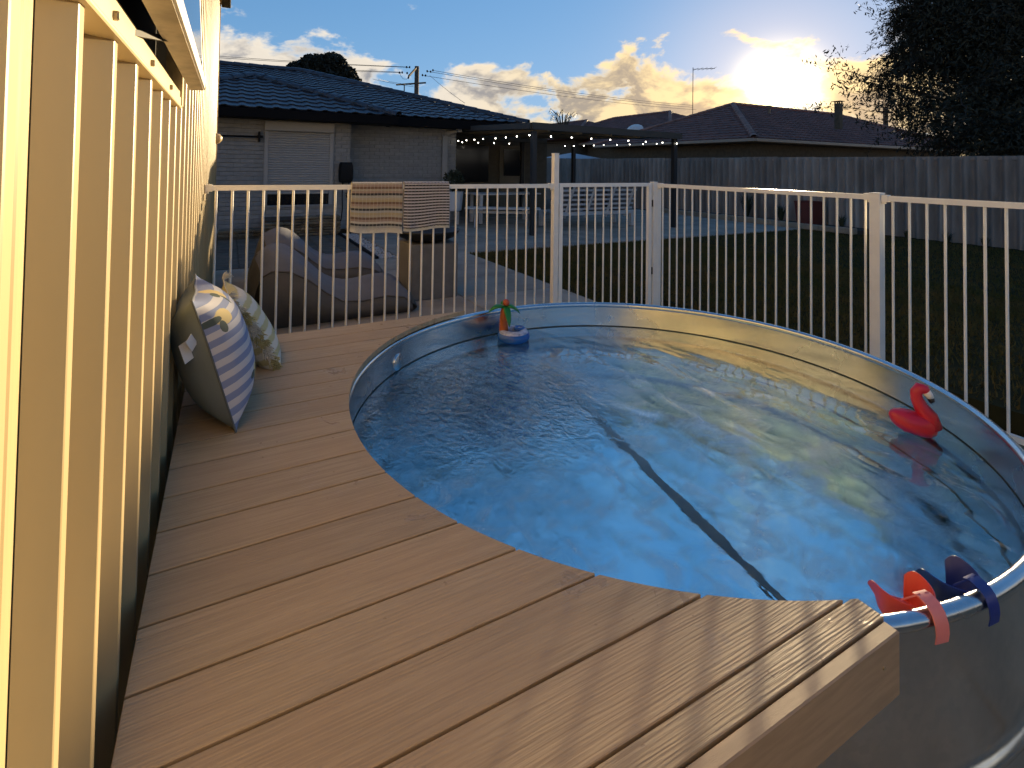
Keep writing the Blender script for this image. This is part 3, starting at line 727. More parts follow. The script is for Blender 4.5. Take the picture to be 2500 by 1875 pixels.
# local x runs away from the camera, local y up, local z = towards the pool
m1 = frame((.094, 1.485, .212), Vector((-.03, 1, 0)), Vector((-.30, .14, .94)))
c1, P1 = cushion('striped_cushion', 'blue and white striped lemon-print cushion with grey back, nearest the camera', a1, .112, m1, 'cushion_stripe', 'cushion_grey', 'seam')
tg = MB(); tg.obox((-.20, .075, -.055), Vector((.75, 0, .6)).normalized(), Vector((0, 1, 0)), Vector((-.6, 0, .75)).normalized(), .020, .030, .0008)
tg.obox((-.215, .100, -.034), Vector((.6, .5, .6)).normalized(), Vector((-.5, .8, -.1)).normalized(), Vector((-.6, -.1, .75)).normalized(), .015, .024, .0008)
tg.build('care_tag', 'tag_white', c1, I4, local=True)
a2 = .195
lo2, hi2 = Vector((.318, 1.66, .0)), Vector((.150, 1.85, .272)); u2_ = Vector((-.05, 1.0, 0)).normalized()
m2 = frame((lo2 + hi2) / 2 + u2_ * a2, u2_, hi2 - lo2)
c2, P2 = cushion('tufted_cushion', 'yellow and cream tufted cushion with corner tassels behind the striped one', a2, .072, m2, 'cushion_tuft', 'cushion_tuft', 'tassel')
# tufts along a line of rows, tassels on the corners
def strands(n, L, spread, base, axis, wd=.0022):
    mb = MB(); axis = Vector(axis).normalized(); o1 = axis.orthogonal().normalized(); o2 = axis.cross(o1)
    for i in range(n):
        a = random.uniform(0, 6.28); s_ = spread * random.random() ** .5
        d = (axis + (o1 * math.cos(a) + o2 * math.sin(a)) * s_).normalized(); b0 = Vector(base) + (o1 * math.cos(a) + o2 * math.sin(a)) * .004
        mb.tube([b0, b0 + d * L * .55, b0 + d * L * random.uniform(.8, 1.1) + Vector((0, -.006, 0))], [wd, wd, wd * .5], 4)
    return mb
for (ui, vi) in ((-1, -1), (-1, 1), (1, 1)):
    i = 27 if ui > 0 else 0; j = 27 if vi > 0 else 0; p = Vector(P2[1][i, j])
    strands(26, .040, .55, p, (ui * .4, vi * .25, .9)).build('tassel', 'tassel', c2, I4, local=True)
# fringe of tufts up the near edge, white and yellow by turns
for r_ in range(13):
    j = 1 + r_ * 2; mb = MB()
    for q in range(34):
        p = Vector(P2[1][0, j]).lerp(Vector(P2[1][1, j]), random.uniform(-.1, 1.2)) + Vector((0, random.uniform(-.014, .014), 0))
        d = Vector((-1, random.uniform(-.9, .3), random.uniform(-.8, 1.1))).normalized(); mb.tube([p, p + d * .012, p + d * .022 + Vector((0, -.005, 0))], [.0024, .0022, .001], 4)
    mb.build('tuft', 'tuft_yellow' if r_ % 4 in (1, 2) else 'tassel', c2, I4, local=True)

# ------------------------------------------------------------------ floats and cup holders
pr = root('palm_tree_float', (1.635, 2.135, ZW), 'inflatable palm tree drink float with blue ring at the far pool wall', 'float')
rgt = Vector((CR.x, CR.y, 0)).normalized(); fwd = Vector((CF.x, CF.y, 0)).normalized()
RC = Vector((1.635, 2.138, ZW))
def L(x, y, z): return RC + rgt * x + fwd * y + Vector((0, 0, z))
def torus(cen, ax, ay, az, Rm, rm, n=28, m=10, sz=1.0, ry=1.0):
    rg = []
    for i in range(n):
        a = 2 * math.pi * i / n; d = ax * math.cos(a) + ay * math.sin(a) * ry
        rg.append([cen + d * (Rm + rm * math.cos(b)) + az * (rm * sz * math.sin(b)) for b in np.linspace(0, 2 * math.pi, m, endpoint=False)])
    return MB().rings(rg + [rg[0]], cap=False)
Zu = Vector((0, 0, 1))
torus(L(0, 0, .026), rgt, fwd, Zu, .064, .034, sz=.95).build('ring', 'vinyl_blue', pr, smooth=True)
torus(L(0, 0, .044), rgt, fwd, Zu, .062, .027, sz=.8).build('ring_top', 'vinyl_clear', pr, smooth=True)
torus(L(.035, .03, .060), rgt, fwd, Zu, .026, .010).build('cup_collar', 'vinyl_blue', pr, smooth=True)
tk = MB(); tk.tube([L(-.058, 0, .03), L(-.058, 0, .07), L(-.060, 0, .12), L(-.058, 0, .165), L(-.055, 0, .195)], [.029, .027, .024, .021, .016], 14); tk.build('trunk', 'palm_trunk', pr, smooth=True)
def frond(p, d, Ln, wd, droop, m='palm_green'):
    p = Vector(p); d = Vector(d).normalized(); sdv_ = d.cross(Zu).normalized(); rg = []
    for i in range(9):
        t_ = i / 8; c = p + d * (Ln * t_) + Zu * (.018 * math.sin(t_ * 2.2) - droop * t_ * t_); wv = wd * math.sin(math.pi * min(1, t_ * .92 + .06)) ** .7
        th = .011 * math.sin(math.pi * min(1, t_ * .9 + .08)) ** .6 + .001
        rg.append([c + sdv_ * (wv * math.cos(b)) + Zu * (th * math.sin(b)) for b in np.linspace(0, 2 * math.pi, 10, endpoint=False)])
    MB().rings(rg).build('frond', m, pr, smooth=True)
top = L(-.052, 0, .192)
frond(top, -rgt * 1.0 - fwd * .15, .098, .030, .040); frond(top, rgt * 1.0 + fwd * .1, .088, .032, .050); frond(top + Vector((0, 0, -.004)), rgt * .40 - fwd * .9, .070, .022, .105); frond(top, -rgt * .15 + fwd, .07, .024, .0)
MB().sphere(L(-.046, -.01, .222), .021, 14, 10).build('coconut', 'coconut', pr, smooth=True)

FC = Vector((2.515, .468, ZW))
fr_ = root('flamingo_float', FC, 'red inflatable flamingo float near the right pool wall', 'float')
fx = (rgt * .95 - fwd * .30).normalized(); fy = Zu.cross(fx)
def F(x, y, z): return FC + fx * (x * .82) + fy * (y * .82) + Zu * (z * .86)
body = []
for (x, wy, zb, zt_) in ((-.100, .004, .072, .080), (-.092, .022, .050, .095), (-.075, .040, .030, .104), (-.045, .056, .012, .108), (-.010, .062, .002, .106), (.030, .060, -.004, .098), (.062, .050, -.004, .094), (.086, .032, .006, .086), (.098, .008, .030, .062)):
    body.append([F(x, wy * math.cos(b), (zb + zt_) / 2 + (zt_ - zb) / 2 * math.sin(b)) for b in np.linspace(0, 2 * math.pi, 16, endpoint=False)])
MB().rings(body).build('body', 'flamingo_red', fr_, smooth=True)
nk = MB(); nk.tube([F(.072, 0, .04), F(.058, 0, .09), F(.030, 0, .130), F(.014, 0, .165), F(.012, 0, .192), F(.026, 0, .212), F(.048, 0, .208), F(.058, 0, .196)], [.036, .033, .025, .021, .020, .021, .019, .013], 14); nk.build('neck', 'flamingo_red', fr_, smooth=True)
MB().tube([F(.050, -.004, .200), F(.062, -.004, .186), F(.070, -.004, .172)], [.0165, .014, .011], 10).build('beak', 'vinyl_white', fr_, smooth=True)
MB().tube([F(.068, -.004, .174), F(.072, -.004, .162), F(.068, -.004, .150)], [.0125, .0115, .004], 10).build('beak_tip', 'vinyl_black', fr_, smooth=True)

def scoop(name, ang, mcup, mstrap, label):
    er = Vector((math.cos(ang), math.sin(ang), 0)); et = Vector((-math.sin(ang), math.cos(ang), 0))
    o = Vector((TCX, TCY, 0)) + er * (TR - .004)
    rt = root(name, o + Vector((0, 0, ZR)), label, 'cup holder', 'cup holders hooked over the pool rim')
    def Pq(r, t_, z): return o + er * r + et * t_ + Zu * z
    # cup: wall open towards the water, lip rising to its two tips
    cc = -.060; Rc = .050; rings_o = []; nA = 36
    for i in range(nA + 1):
        a = R(-126 + 252 * i / nA); k_ = abs(a) / R(126)
        zt_ = -.034 + .014 * k_ ** 1.2 - .024 * max(0.0, (k_ - .76) / .24) ** 2.6; zb = -.085; row = []
        for (zz, off) in ((zb, -.006), (zb * .5 + zt_ * .5, -.001), (zt_, .004 + .008 * k_), (zt_ + .0006, .0015 + .008 * k_), (zb * .5 + zt_ * .5, -.0035), (zb, -.0085)):
            row.append(Pq(cc + (Rc + off) * math.cos(a), (Rc + off) * math.sin(a), zz))
        rings_o.append(row)
    MB().rings(rings_o).build('cup', mcup, rt, smooth=True, angle=50)
    MB().lathe([(.0, -.085), (.0425, -.085), (.0425, -.088), (0, -.088)], 24).build('base', mcup, rt, Matrix.Translation(o + er * cc))
    # strap: two arms that join, go over the rim and hook down outside
    hw = .0165; path = [(-.024, -.014), (-.010, -.012), (.006, -.017), (.017, -.028), (.0235, -.045), (.025, -.062), (.0225, -.080)]
    rg = [[Pq(r, -hw, z), Pq(r, hw, z), Pq(r - .002 * (1 if i > 2 else .2), hw, z - .003 * (1 if i < 3 else .2)), Pq(r - .002 * (1 if i > 2 else .2), -hw, z - .003 * (1 if i < 3 else .2))] for i, (r, z) in enumerate(path)]
    MB().rings(rg).build('strap', mstrap, rt, smooth=False, angle=40)
    for sg in (-1, 1):
        rg = []
        for i in range(7):
            t_ = i / 6; tt = sg * (.034 - .023 * t_ ** .8); r = -.030 + .014 * t_; z = -.029 + .016 * t_
            rg.append([Pq(r, tt - .0055, z + .0015), Pq(r, tt + .0055, z + .0015), Pq(r, tt + .0055, z - .0025), Pq(r, tt - .0055, z - .0025)])
        MB().rings(rg).build('arm', mstrap, rt)
    return rt
scoop('cup_holder', math.atan2(-.062 - TCY, 1.393 - TCX), 'red_plastic', 'pink_plastic', 'red plastic cup holder with pink strap hooked on the rim at the deck corner')
scoop('cup_holder', math.atan2(-.098 - TCY, 1.537 - TCX), 'blue_plastic', 'blue_plastic', 'dark blue plastic cup holder hooked on the pool rim at the right')

# ------------------------------------------------------------------ roofs and houses
def tile_piece(wd, ln, th=.03):
    """one interlocking roof tile, wavy across, seen from above; x across, y up the slope, z out"""
    xs = np.linspace(-wd / 2, wd / 2, 7); wv = [0, .022, .026, .010, .002, .004, 0.0]
    v = []; f = []
    for (yy, dz) in ((0, .030), (ln * 1.08, .004)):
        for x_, w_ in zip(xs, wv): v.append((x_, yy, w_ + dz))
    for x_, w_ in zip(xs, wv): v.append((x_, 0.004, w_ + .030 - .024))
    for i in range(6):
        f.append((i, i + 1, 7 + i + 1, 7 + i)); f.append((14 + i, 14 + i + 1, i + 1, i))
    return v, f
def inside(poly, x, y):
    c = False; n = len(poly)
    for i in range(n):
        x1, y1 = poly[i]; x2, y2 = poly[(i + 1) % n]
        if (y1 > y) != (y2 > y) and x < (x2 - x1) * (y - y1) / (y2 - y1) + x1: c = not c
    return c
def roof_plane(parent, corners, m, wd=.30, ln=.32, single=True, budget=None, stuffname='roof_tiles', keep=None):
    """corners: eave-left, eave-right, then the upper corners; tiles are laid from the eave up"""
    P = [Vector(c) for c in corners]; ex = (P[1] - P[0]).normalized(); nz = ex.cross(P[2] - P[0]).normalized()
    if nz.z < 0: nz = -nz
    ey = nz.cross(ex); o = P[0]
    MB().add([p - nz * .02 for p in P] + [p - nz * .06 for p in P], [tuple(range(len(P))), tuple(range(2 * len(P) - 1, len(P) - 1, -1))]).build('roof_plane', m, parent)
    poly = [((p - o).dot(ex), (p - o).dot(ey)) for p in P]
    tv, tf = tile_piece(wd, ln); me = None
    xs = [q[0] for q in poly]; ymax = max(q[1] for q in poly)
    rot = Matrix((ex, ey, nz)).transposed().to_4x4()
    big = MB(); cnt = 0; row = 0; y = -.03
    while y < ymax - .05:
        x = min(xs) + wd / 2
        while x < max(xs):
            if inside(poly, x, max(.02, y + ln * .45)):
                pos = o + ex * x + ey * y
                if keep is None or keep(pos):
                    if budget is not None and budget[0] > 0:
                        if me is None: me = MB().add(tv, tf).mesh('roof_tile', m)
                        mm = Matrix.Translation(pos) @ rot; link('roof_tile', me, parent, mm); budget[0] -= 1
                    else:
                        j = random.uniform(-.004, .004); big.add([pos + ex * a + ey * b + nz * (c_ + j) for a, b, c_ in tv], tf)
            x += wd
        y += ln; row += 1
    if big.v: big.build(stuffname, m, parent, kind='stuff')
def caps(parent, p, q, m, ln=.40, r=.115):
    p, q = Vector(p), Vector(q); d = q - p; n = max(1, int(d.length / ln)); d.normalize()
    sd_ = d.cross(Zu).normalized(); u2 = sd_.cross(d)
    rgs = []
    for (yy, k_) in ((0, 1.05), (ln * 1.06, .97)):
        rgs.append([(-math.cos(a) * r * k_ * 1.05, yy, math.sin(a) * r * k_ * .75 + (k_ - .97) * .12) for a in np.linspace(-.15, math.pi + .15, 8)])
    me = MB().rings(rgs, cap=False, close=False).mesh('ridge_cap', m, angle=50)
    rot = Matrix((sd_, d, u2)).transposed().to_4x4()
    for i in range(n + 1): link('ridge_cap', me, parent, Matrix.Translation(p + d * (i * (q - p).length / (n + 1)) + u2 * .015) @ rot)
def hip(parent, x0, x1, y0, y1, ze, slope, m, mcap, tiles, budget, keep=None, axis=None, far=False):
    """hip roof over a rectangle; returns ridge height"""
    wx, wy = x1 - x0, y1 - y0; h = min(wx, wy) / 2; zr = ze + h * slope
    if wx >= wy: A, B = (x0 + h, (y0 + y1) / 2, zr), (x1 - h, (y0 + y1) / 2, zr)
    else: A, B = ((x0 + x1) / 2, y0 + h, zr), ((x0 + x1) / 2, y1 - h, zr)
    e = [(x0, y0, ze), (x1, y0, ze), (x1, y1, ze), (x0, y1, ze)]
    if wx >= wy: faces = {'S': [e[0], e[1], B, A], 'E': [e[1], e[2], B], 'N': [e[2], e[3], A, B], 'W': [e[3], e[0], A]}
    else: faces = {'S': [e[0], e[1], A], 'E': [e[1], e[2], B, A], 'N': [e[2], e[3], B], 'W': [e[3], e[0], A, B]}
    for k_ in 'SWEN':
        if k_ in tiles: roof_plane(parent, faces[k_], m, budget=budget, keep=keep)
        else:
            P = [Vector(p) for p in faces[k_]]; MB().add(P, [tuple(range(len(P)))]).build('roof_plane', m, parent)
    if far: caps(parent, A, B, mcap, .5); caps(parent, e[0], A, mcap, .5); caps(parent, e[3], A if wx >= wy else B, mcap, .5)
    else:
        caps(parent, A, B, mcap); caps(parent, e[0], A, mcap); caps(parent, e[1], B if wx >= wy else A, mcap)
        caps(parent, e[3], A if wx >= wy else B, mcap); caps(parent, e[2], B, mcap)
    return A, B

house = root('brick_house', (2.4, 13, G), 'white painted brick house with dark tiled hip roof behind the fence', 'house')
YA, YB, ZS = 11.10, 11.90, 1.725
# walls: mortar core with bricks laid on it
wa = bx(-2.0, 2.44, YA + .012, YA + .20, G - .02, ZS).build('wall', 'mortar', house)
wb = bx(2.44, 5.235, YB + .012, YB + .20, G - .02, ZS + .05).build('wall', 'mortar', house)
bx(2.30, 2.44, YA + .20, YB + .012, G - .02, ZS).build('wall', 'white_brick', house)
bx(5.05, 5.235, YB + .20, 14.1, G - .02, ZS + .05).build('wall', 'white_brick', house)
bw, bh, bj = .230, .076, .010
bme = bx(-bw / 2, bw / 2, -.0, .03, 0, bh, ch=.004).mesh('brick', 'white_brick'); hme = bx(-bw / 4 + .002, bw / 4 - .002, 0, .03, 0, bh, ch=.004).mesh('brick', 'white_brick')
nb = [0]; bigb = MB()
def lay(x0, x1, z0, z1, yf, parent, holes=()):
    c = 0; z = z0
    while z + bh <= z1 + .01:
        x = x0 - (bw + bj) / 2 * (c % 2)
        while x < x1:
            a, b_ = max(x, x0), min(x + bw, x1)
            for (hx0, hx1, hz0, hz1) in holes:
                if z + bh > hz0 and z < hz1:
                    if a < hx1 and b_ > hx0:
                        if a < hx0: b_ = min(b_, hx0)
                        elif b_ > hx1: a = max(a, hx1)
                        else: b_ = a
            if b_ - a > .03 and b_ > -.15:
                dy = random.uniform(-.002, .002)
                full = abs(b_ - a - bw) < .002
                if nb[0] < 300 and full:
                    link('brick', bme, parent, Matrix.Translation(((a + b_) / 2, yf - .006 + dy * .6, z))); nb[0] += 1
                else: bigb.box(a, b_, yf - .006 + dy * .6, yf + .012, z, z + bh, ch=.004)
            x += bw + bj
        z += bh + bj; c += 1
SH = (.745, 2.085, -.01, 1.70)
lay(-.15, 2.44, G, ZS, YA, wa, holes=[SH])
lay(2.44, 5.235, .55, ZS + .05, YB, wb)
bigb2 = None
lay(2.44, 5.235, G, .55, YB, wb)
bigb.build('brickwork', 'white_brick', house, kind='stuff')
# roller shutter over the window
sh = bx(SH[0] - .001, SH[1] + .001, YA - .11, YA + .01, 1.505, 1.700, ch=.008).build('shutter_box', 'shutter', house)
for xx in (SH[0], SH[1] - .075): bx(xx, xx + .075, YA - .035, YA + .011, -.01, 1.504, ch=.004).build('shutter_guide', 'shutter', sh)
slat = MB(); nS = 26; zb_, zt_ = .215, 1.503; hs = (zt_ - zb_) / nS
for i in range(1):
    rg = []
    for xx in (SH[0] + .076, SH[1] - .076):
        rg.append([(xx, -.004, 0), (xx, -.012, hs * .25), (xx, -.013, hs * .6), (xx, -.004, hs - .004), (xx, .004, hs - .004), (xx, .004, 0)])
    slat.rings(rg)
sme = slat.mesh('slat', 'shutter', angle=50)
for i in range(nS): link('slat', sme, house, Matrix.Translation((0, YA - .006, zb_ + i * hs)))
bx(SH[0] + .076, SH[1] - .076, YA + .006, YA + .0115, -.01, .215).build('window_pane', 'glass_dark', house)
bx(SH[0] - .01, SH[1] + .01, YA - .03, YA + .011, -.058, -.011, ch=.005).build('window_sill', 'white_brick', house)
# eaves: soffit, fascia, gutter
bx(-2.1, 3.30, 10.62, YA + .2, ZS + .001, ZS + .02).build('soffit', 'dark_trim', house)
bx(-2.15, 3.34, 10.545, 10.618, ZS - .005, 1.895, ch=.006).build('gutter', 'gutter_black', house)
bx(3.285, 3.345, 10.619, 11.40, ZS - .003, 1.893).build('gutter', 'gutter_black', house)
bx(2.3, 7.05, 11.43, YB + .2, ZS + .052, ZS + .07).build('soffit', 'dark_trim', house)
bx(3.36, 7.08, 11.36, 11.428, ZS + .03, 1.965, ch=.006).build('gutter', 'gutter_black', house)
bud = [285]
hip(house, -2.16, 3.35, 10.60, 22.0, 1.905, .372, 'roof_blue', 'roof_blue', 'SE', bud, keep=lambda p: p.x > -1.2 and p.y < 14.4)
hip(house, -9.0, 7.08, 11.40, 21.4, 1.985, .33, 'roof_blue', 'roof_blue', 'S', bud, keep=lambda p: p.x > -2.0 and not (p.x < 3.2 and p.z < 2.9 and p.z < 1.905 + .372 * min(3.35 - p.x, 2.75) - .05))
# small things on the walls
bx(4.84, 4.975, YB - .085, YB - .019, G + .01, 1.60, ch=.008).build('downpipe', 'shutter', house)
bx(5.19, 5.30, YB - .22, YB - .10, 1.70, 1.86, ch=.008).build('rainwater_head', 'alu_white', house)
MB().bar((4.91, YB - .05, 1.63), (5.24, YB - .16, 1.74), .06, .06).build('downpipe', 'shutter', house)
br = root('wall_bracket', (.6, YA, 1.37), 'black horizontal rail on the white brick wall left of the shutter', 'rail')
MB().tube([(-.25, YA - .10, 1.366), (.70, YA - .10, 1.372)], .018, 10).build('bar', 'black_plastic', br, smooth=True)
bx(.625, .665, YA - .13, YA - .02, 1.265, 1.475, ch=.006).build('bracket', 'black_plastic', br)
bx(.60, .715, YA - .115, YA - .085, 1.345, 1.40, ch=.006).build('stop', 'black_plastic', br)
hr = root('hose_reel', (2.33, YA - .1, .45), 'black hose reel box on the white brick corner', 'hose reel')
hb = MB(); rg = []
for (z, k_) in ((.455, .80), (.47, .92), (.55, 1.0), (.70, 1.02), (.82, .96), (.875, .86), (.89, .74)):
    rg.append([(2.335 + .135 * k_ * cx_, YA - .135 + .105 * k_ * cy_, z) for cx_, cy_ in ((-1, -.7), (-.85, -1), (.85, -1), (1, -.7), (1, 1), (-1, 1))])
hb.rings(rg); hb.build('housing', 'black_plastic', hr, smooth=False, angle=35)
MB().tube([(2.28, YA - .10, .46), (2.275, YA - .08, .2), (2.285, YA - .09, -.1), (2.26, YA - .10, -.35), (2.1, YA - .25, -.50), (1.7, YA - .45, -.515), (1.4, YA - .4, -.515)], .011, 8).build('hose', 'black_plastic', hr, smooth=True)
MB().tube([(2.41, YA - .09, .46), (2.40, YA - .07, .30), (2.39, YA - .05, .22)], .009, 8).build('hose', 'black_plastic', hr, smooth=True)
tp = root('garden_tap', (2.36, YA - .05, .15), 'small tap on the white brick wall under the hose reel', 'tap')
MB().tube([(2.37, YA - .018, .17), (2.37, YA - .08, .17), (2.37, YA - .10, .13)], .012, 8).build('spout', 'dark_trim', tp, smooth=True)
MB().tube([(2.37, YA - .06, .17), (2.37, YA - .06, .215)], .006, 6).build('stem', 'dark_trim', tp)
MB().bar((2.34, YA - .06, .22), (2.40, YA - .06, .22), .012, .010).build('handle', 'dark_trim', tp)
# stacked stone edging in front of the window
sw = root('stone_planter', (1.4, 10.4, G), 'stacked brown stone garden edge under the shuttered window', 'planter')
zc = G
for row in range(7):
    hh = .052; x = .72 + random.uniform(-.05, .05)
    while x < 2.08:
        ln_ = random.uniform(.14, .34); x2 = min(x + ln_, 2.10)
        cyy = 10.12 + random.uniform(-.03, .03)
        if row < 5 or x > 1.2:
            bx(x, x2 - .008, cyy, 10.45 + random.uniform(-.02, .02), zc + .002, zc + hh - .004 + random.uniform(-.008, .003), ch=.008).build('stone', 'stone_clad', sw)
        x = x2
    zc += hh
bx(.74, 2.06, 10.3, 11.06, G - .01, -.24).build('bed_soil', 'soil', sw)
lw = root('stone_planter', (.2, 10.4, G), 'low rough stone edge along the foot of the white wall at the left', 'planter')
zc = G
for row in range(2):
    x = -.02
    while x < .70:
        x2 = min(x + random.uniform(.12, .26), .71); bx(x, x2 - .01, 10.32 + random.uniform(-.03, .03), 10.6, zc + .002, zc + .062, ch=.012).build('stone', 'stone_clad', lw); x = x2
    zc += .066

# recessed patio wall, door and window
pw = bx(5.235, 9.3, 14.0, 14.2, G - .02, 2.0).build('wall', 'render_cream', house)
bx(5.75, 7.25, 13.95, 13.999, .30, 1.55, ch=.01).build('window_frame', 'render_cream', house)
bx(5.85, 7.15, 13.93, 13.949, .36, 1.47).build('window_pane', 'glass_dark', house)
dr = bx(7.55, 8.45, 13.95, 13.999, G, 1.50, ch=.01).build('door', 'pergola_soffit', house)
bx(7.68, 8.32, 13.93, 13.949, .55, 1.38).build('door_pane', 'glass_dark', dr)
bx(8.36, 8.40, 13.90, 13.949, .38, .42).build('handle', 'dark_trim', dr)

# ------------------------------------------------------------------ pergola with string lights
pg = root('patio_pergola', (7.4, 10.2, G), 'dark flat-roofed patio pergola beside the brick house', 'pergola')
PX0, PX1, PY0, PY1 = 5.46, 9.48, 8.42, 13.9
MB().add([(PX0, PY0, 1.625), (PX1, PY0, 1.575), (PX1, PY1, 1.80), (PX0, PY1, 1.85), (PX0, PY0, 1.66), (PX1, PY0, 1.61), (PX1, PY1, 1.83), (PX0, PY1, 1.88)], [(3, 2, 1, 0), (4, 5, 6, 7), (0, 1, 5, 4), (1, 2, 6, 5), (2, 3, 7, 6), (3, 0, 4, 7)]).build('roof_sheet', 'pergola_roof', pg)
MB().bar((PX0 - .03, PY0 - .035, 1.665), (PX1 + .03, PY0 - .035, 1.615), .06, .14).build('front_beam', 'pergola_roof', pg)
MB().bar((PX0 - .035, PY0, 1.67), (PX0 - .035, PY1, 1.88), .06, .12).build('side_beam', 'pergola_roof', pg)
MB().bar((PX1 + .035, PY0, 1.62), (PX1 + .035, PY1, 1.83), .06, .12).build('side_beam', 'pergola_roof', pg)
for i in range(4):
    x = PX0 + .8 * (i + .5); MB().bar((x, PY0 + .02, 1.59 - .01 * i), (x, PY1, 1.79 - .01 * i), .05, .06).build('rafter', 'pergola_soffit', pg)
for (x, y) in ((PX0 + .06, PY0 + .06), (PX1 - .1, PY0 + .06), (PX1 - .1, 12.6), (7.75, 12.9)):
    bx(x - .05, x + .05, y - .05, y + .05, G, 1.57, ch=.005).build('post', 'dark_post', pg)
def string_lights(pts, wire_pts, label):
    rt = root('string_lights', pts[0], label, 'string lights', 'string lights under the patio pergola')
    MB().tube(wire_pts, .004, 5).build('cable', 'black_plastic', rt)
    me = MB().sphere((0, 0, 0), .0115, 10, 8, (1, 1, 1.25)).mesh('bulb', 'bulb', smooth=True); ce = MB().tube([(0, 0, .017), (0, 0, .055)], .008, 8).mesh('socket', 'black_plastic')
    for p in pts:
        o = link('bulb', me, rt, Matrix.Translation(p)); link('socket', ce, o, I4, local=True)
front = [Vector((5.37 + i * .508, PY0 - .02, 1.472 - .004 * i)) for i in range(0, 8)] + [Vector((9.38, PY0 - .02, 1.44))]
left = [at(1080 + x * .14467, 260 + y * .14467, Y=yy) for x, y, yy in ((270, 581, 11.75), (405, 570, 11.3), (541, 562, 10.9), (688, 549, 10.45), (897, 537, 9.9), (1070, 522, 9.4), (1257, 505, 8.95))]
string_lights(left + front, [Vector(p) + Vector((0, 0, .055)) for p in left + front], 'string of lit bulbs along the front and left edge of the pergola')
backp = [at(1080 + x * .14467, 260 + y * .14467, Y=12.3) for x, y in ((335, 604), (605, 611), (874, 619), (1129, 627), (2068, 668))] + [at(1380 + x * .14467, 240 + y * .14467, Y=12.3) for x, y in ((145, 803), (312, 801), (484, 795), (648, 789), (875, 785), (1088, 779), (1311, 774), (1544, 767))]
string_lights(backp, [Vector(p) + Vector((0, 0, .055)) for p in backp], 'string of lit bulbs hanging deeper inside the pergola')

# ------------------------------------------------------------------ patio furniture
sf_ = root('garden_sofa', (7.7, 9.2, G), 'white slatted outdoor sofa seen from behind under the pergola', 'sofa')
x0, x1, yb = 6.55, 8.78, 9.2
MB().box(x0, x1, yb - .02, yb + .02, -.245, -.165, ch=.004).build('rear_rail', 'white_timber', sf_); MB().box(x0, x1, yb + .70, yb + .74, -.245, -.165, ch=.004).build('front_rail', 'white_timber', sf_)
for x in (x0, x1 - .09):
    for y in (yb - .022, yb + .66): bx(x, x + .09, y, y + .084, G, -.246, ch=.004).build('leg', 'white_timber', sf_)
for i in range(6): bx(x0 + .05, x1 - .05, yb + .04 + i * .11, yb + .12 + i * .11, -.19, -.168).build('seat_slat', 'white_timber', sf_)
for i in range(4):
    x = x0 + .25 + i * .58; MB().bar((x, yb + .05, -.30), (x + .10, yb - .22, .46), .035, .05).build('back_support', 'white_timber', sf_)
for j in range(6):
    t_ = j / 5; MB().bar((x0 + .05, yb - .01 - .20 * t_, -.10 + .54 * t_), (x1 - .06, yb - .01 - .20 * t_, -.10 + .54 * t_), .018, .045).build('back_slat', 'white_timber', sf_)
for i, xx in enumerate((x0 + .40, x0 + 1.08, x0 + 1.75)):
    MB().box(xx - .30, xx + .30, yb + .03, yb + .17, -.16, .34, ch=.04).build('back_cushion', 'bean_grey', sf_)
tb = root('trestle_bench', (5.4, 10.0, G), 'white timber bench with crossed legs at the left of the pergola', 'bench')
pA, pB = Vector((4.85, 10.35, -.10)), Vector((6.35, 9.55, -.10)); dd = (pB - pA).normalized(); ss_ = Vector((-dd.y, dd.x, 0))
for k_ in (-1, 0, 1): MB().bar(pA + ss_ * (.13 * k_), pB + ss_ * (.13 * k_), .115, .035).build('top_board', 'white_timber', tb)
MB().bar(pA + dd * .1 - Zu * .09, pB - dd * .1 - Zu * .09, .05, .06).build('stretcher', 'white_timber', tb)
for c in (pA + dd * .22, pB - dd * .22):
    for k_ in (-1, 1): MB().bar(c + ss_ * (.17 * k_) + Vector((0, 0, -.02)) + dd * (.012 * k_), Vector((c.x, c.y, G)) - ss_ * (.22 * k_) + dd * (.012 * k_), .022, .07).build('leg', 'white_timber', tb)
tt_ = root('garden_table', (6.2, 10.6, G), 'white slatted timber table behind the crossed-leg bench', 'table')
for k_ in range(6): bx(5.3, 7.1, 10.75 + k_ * .12, 10.86 + k_ * .12, .15, .185, ch=.004).build('top_board', 'white_timber', tt_)
for x in (5.45, 6.95):
    for y in (10.8, 11.35): bx(x - .035, x + .035, y - .035, y + .035, G, .149).build('leg', 'white_timber', tt_)

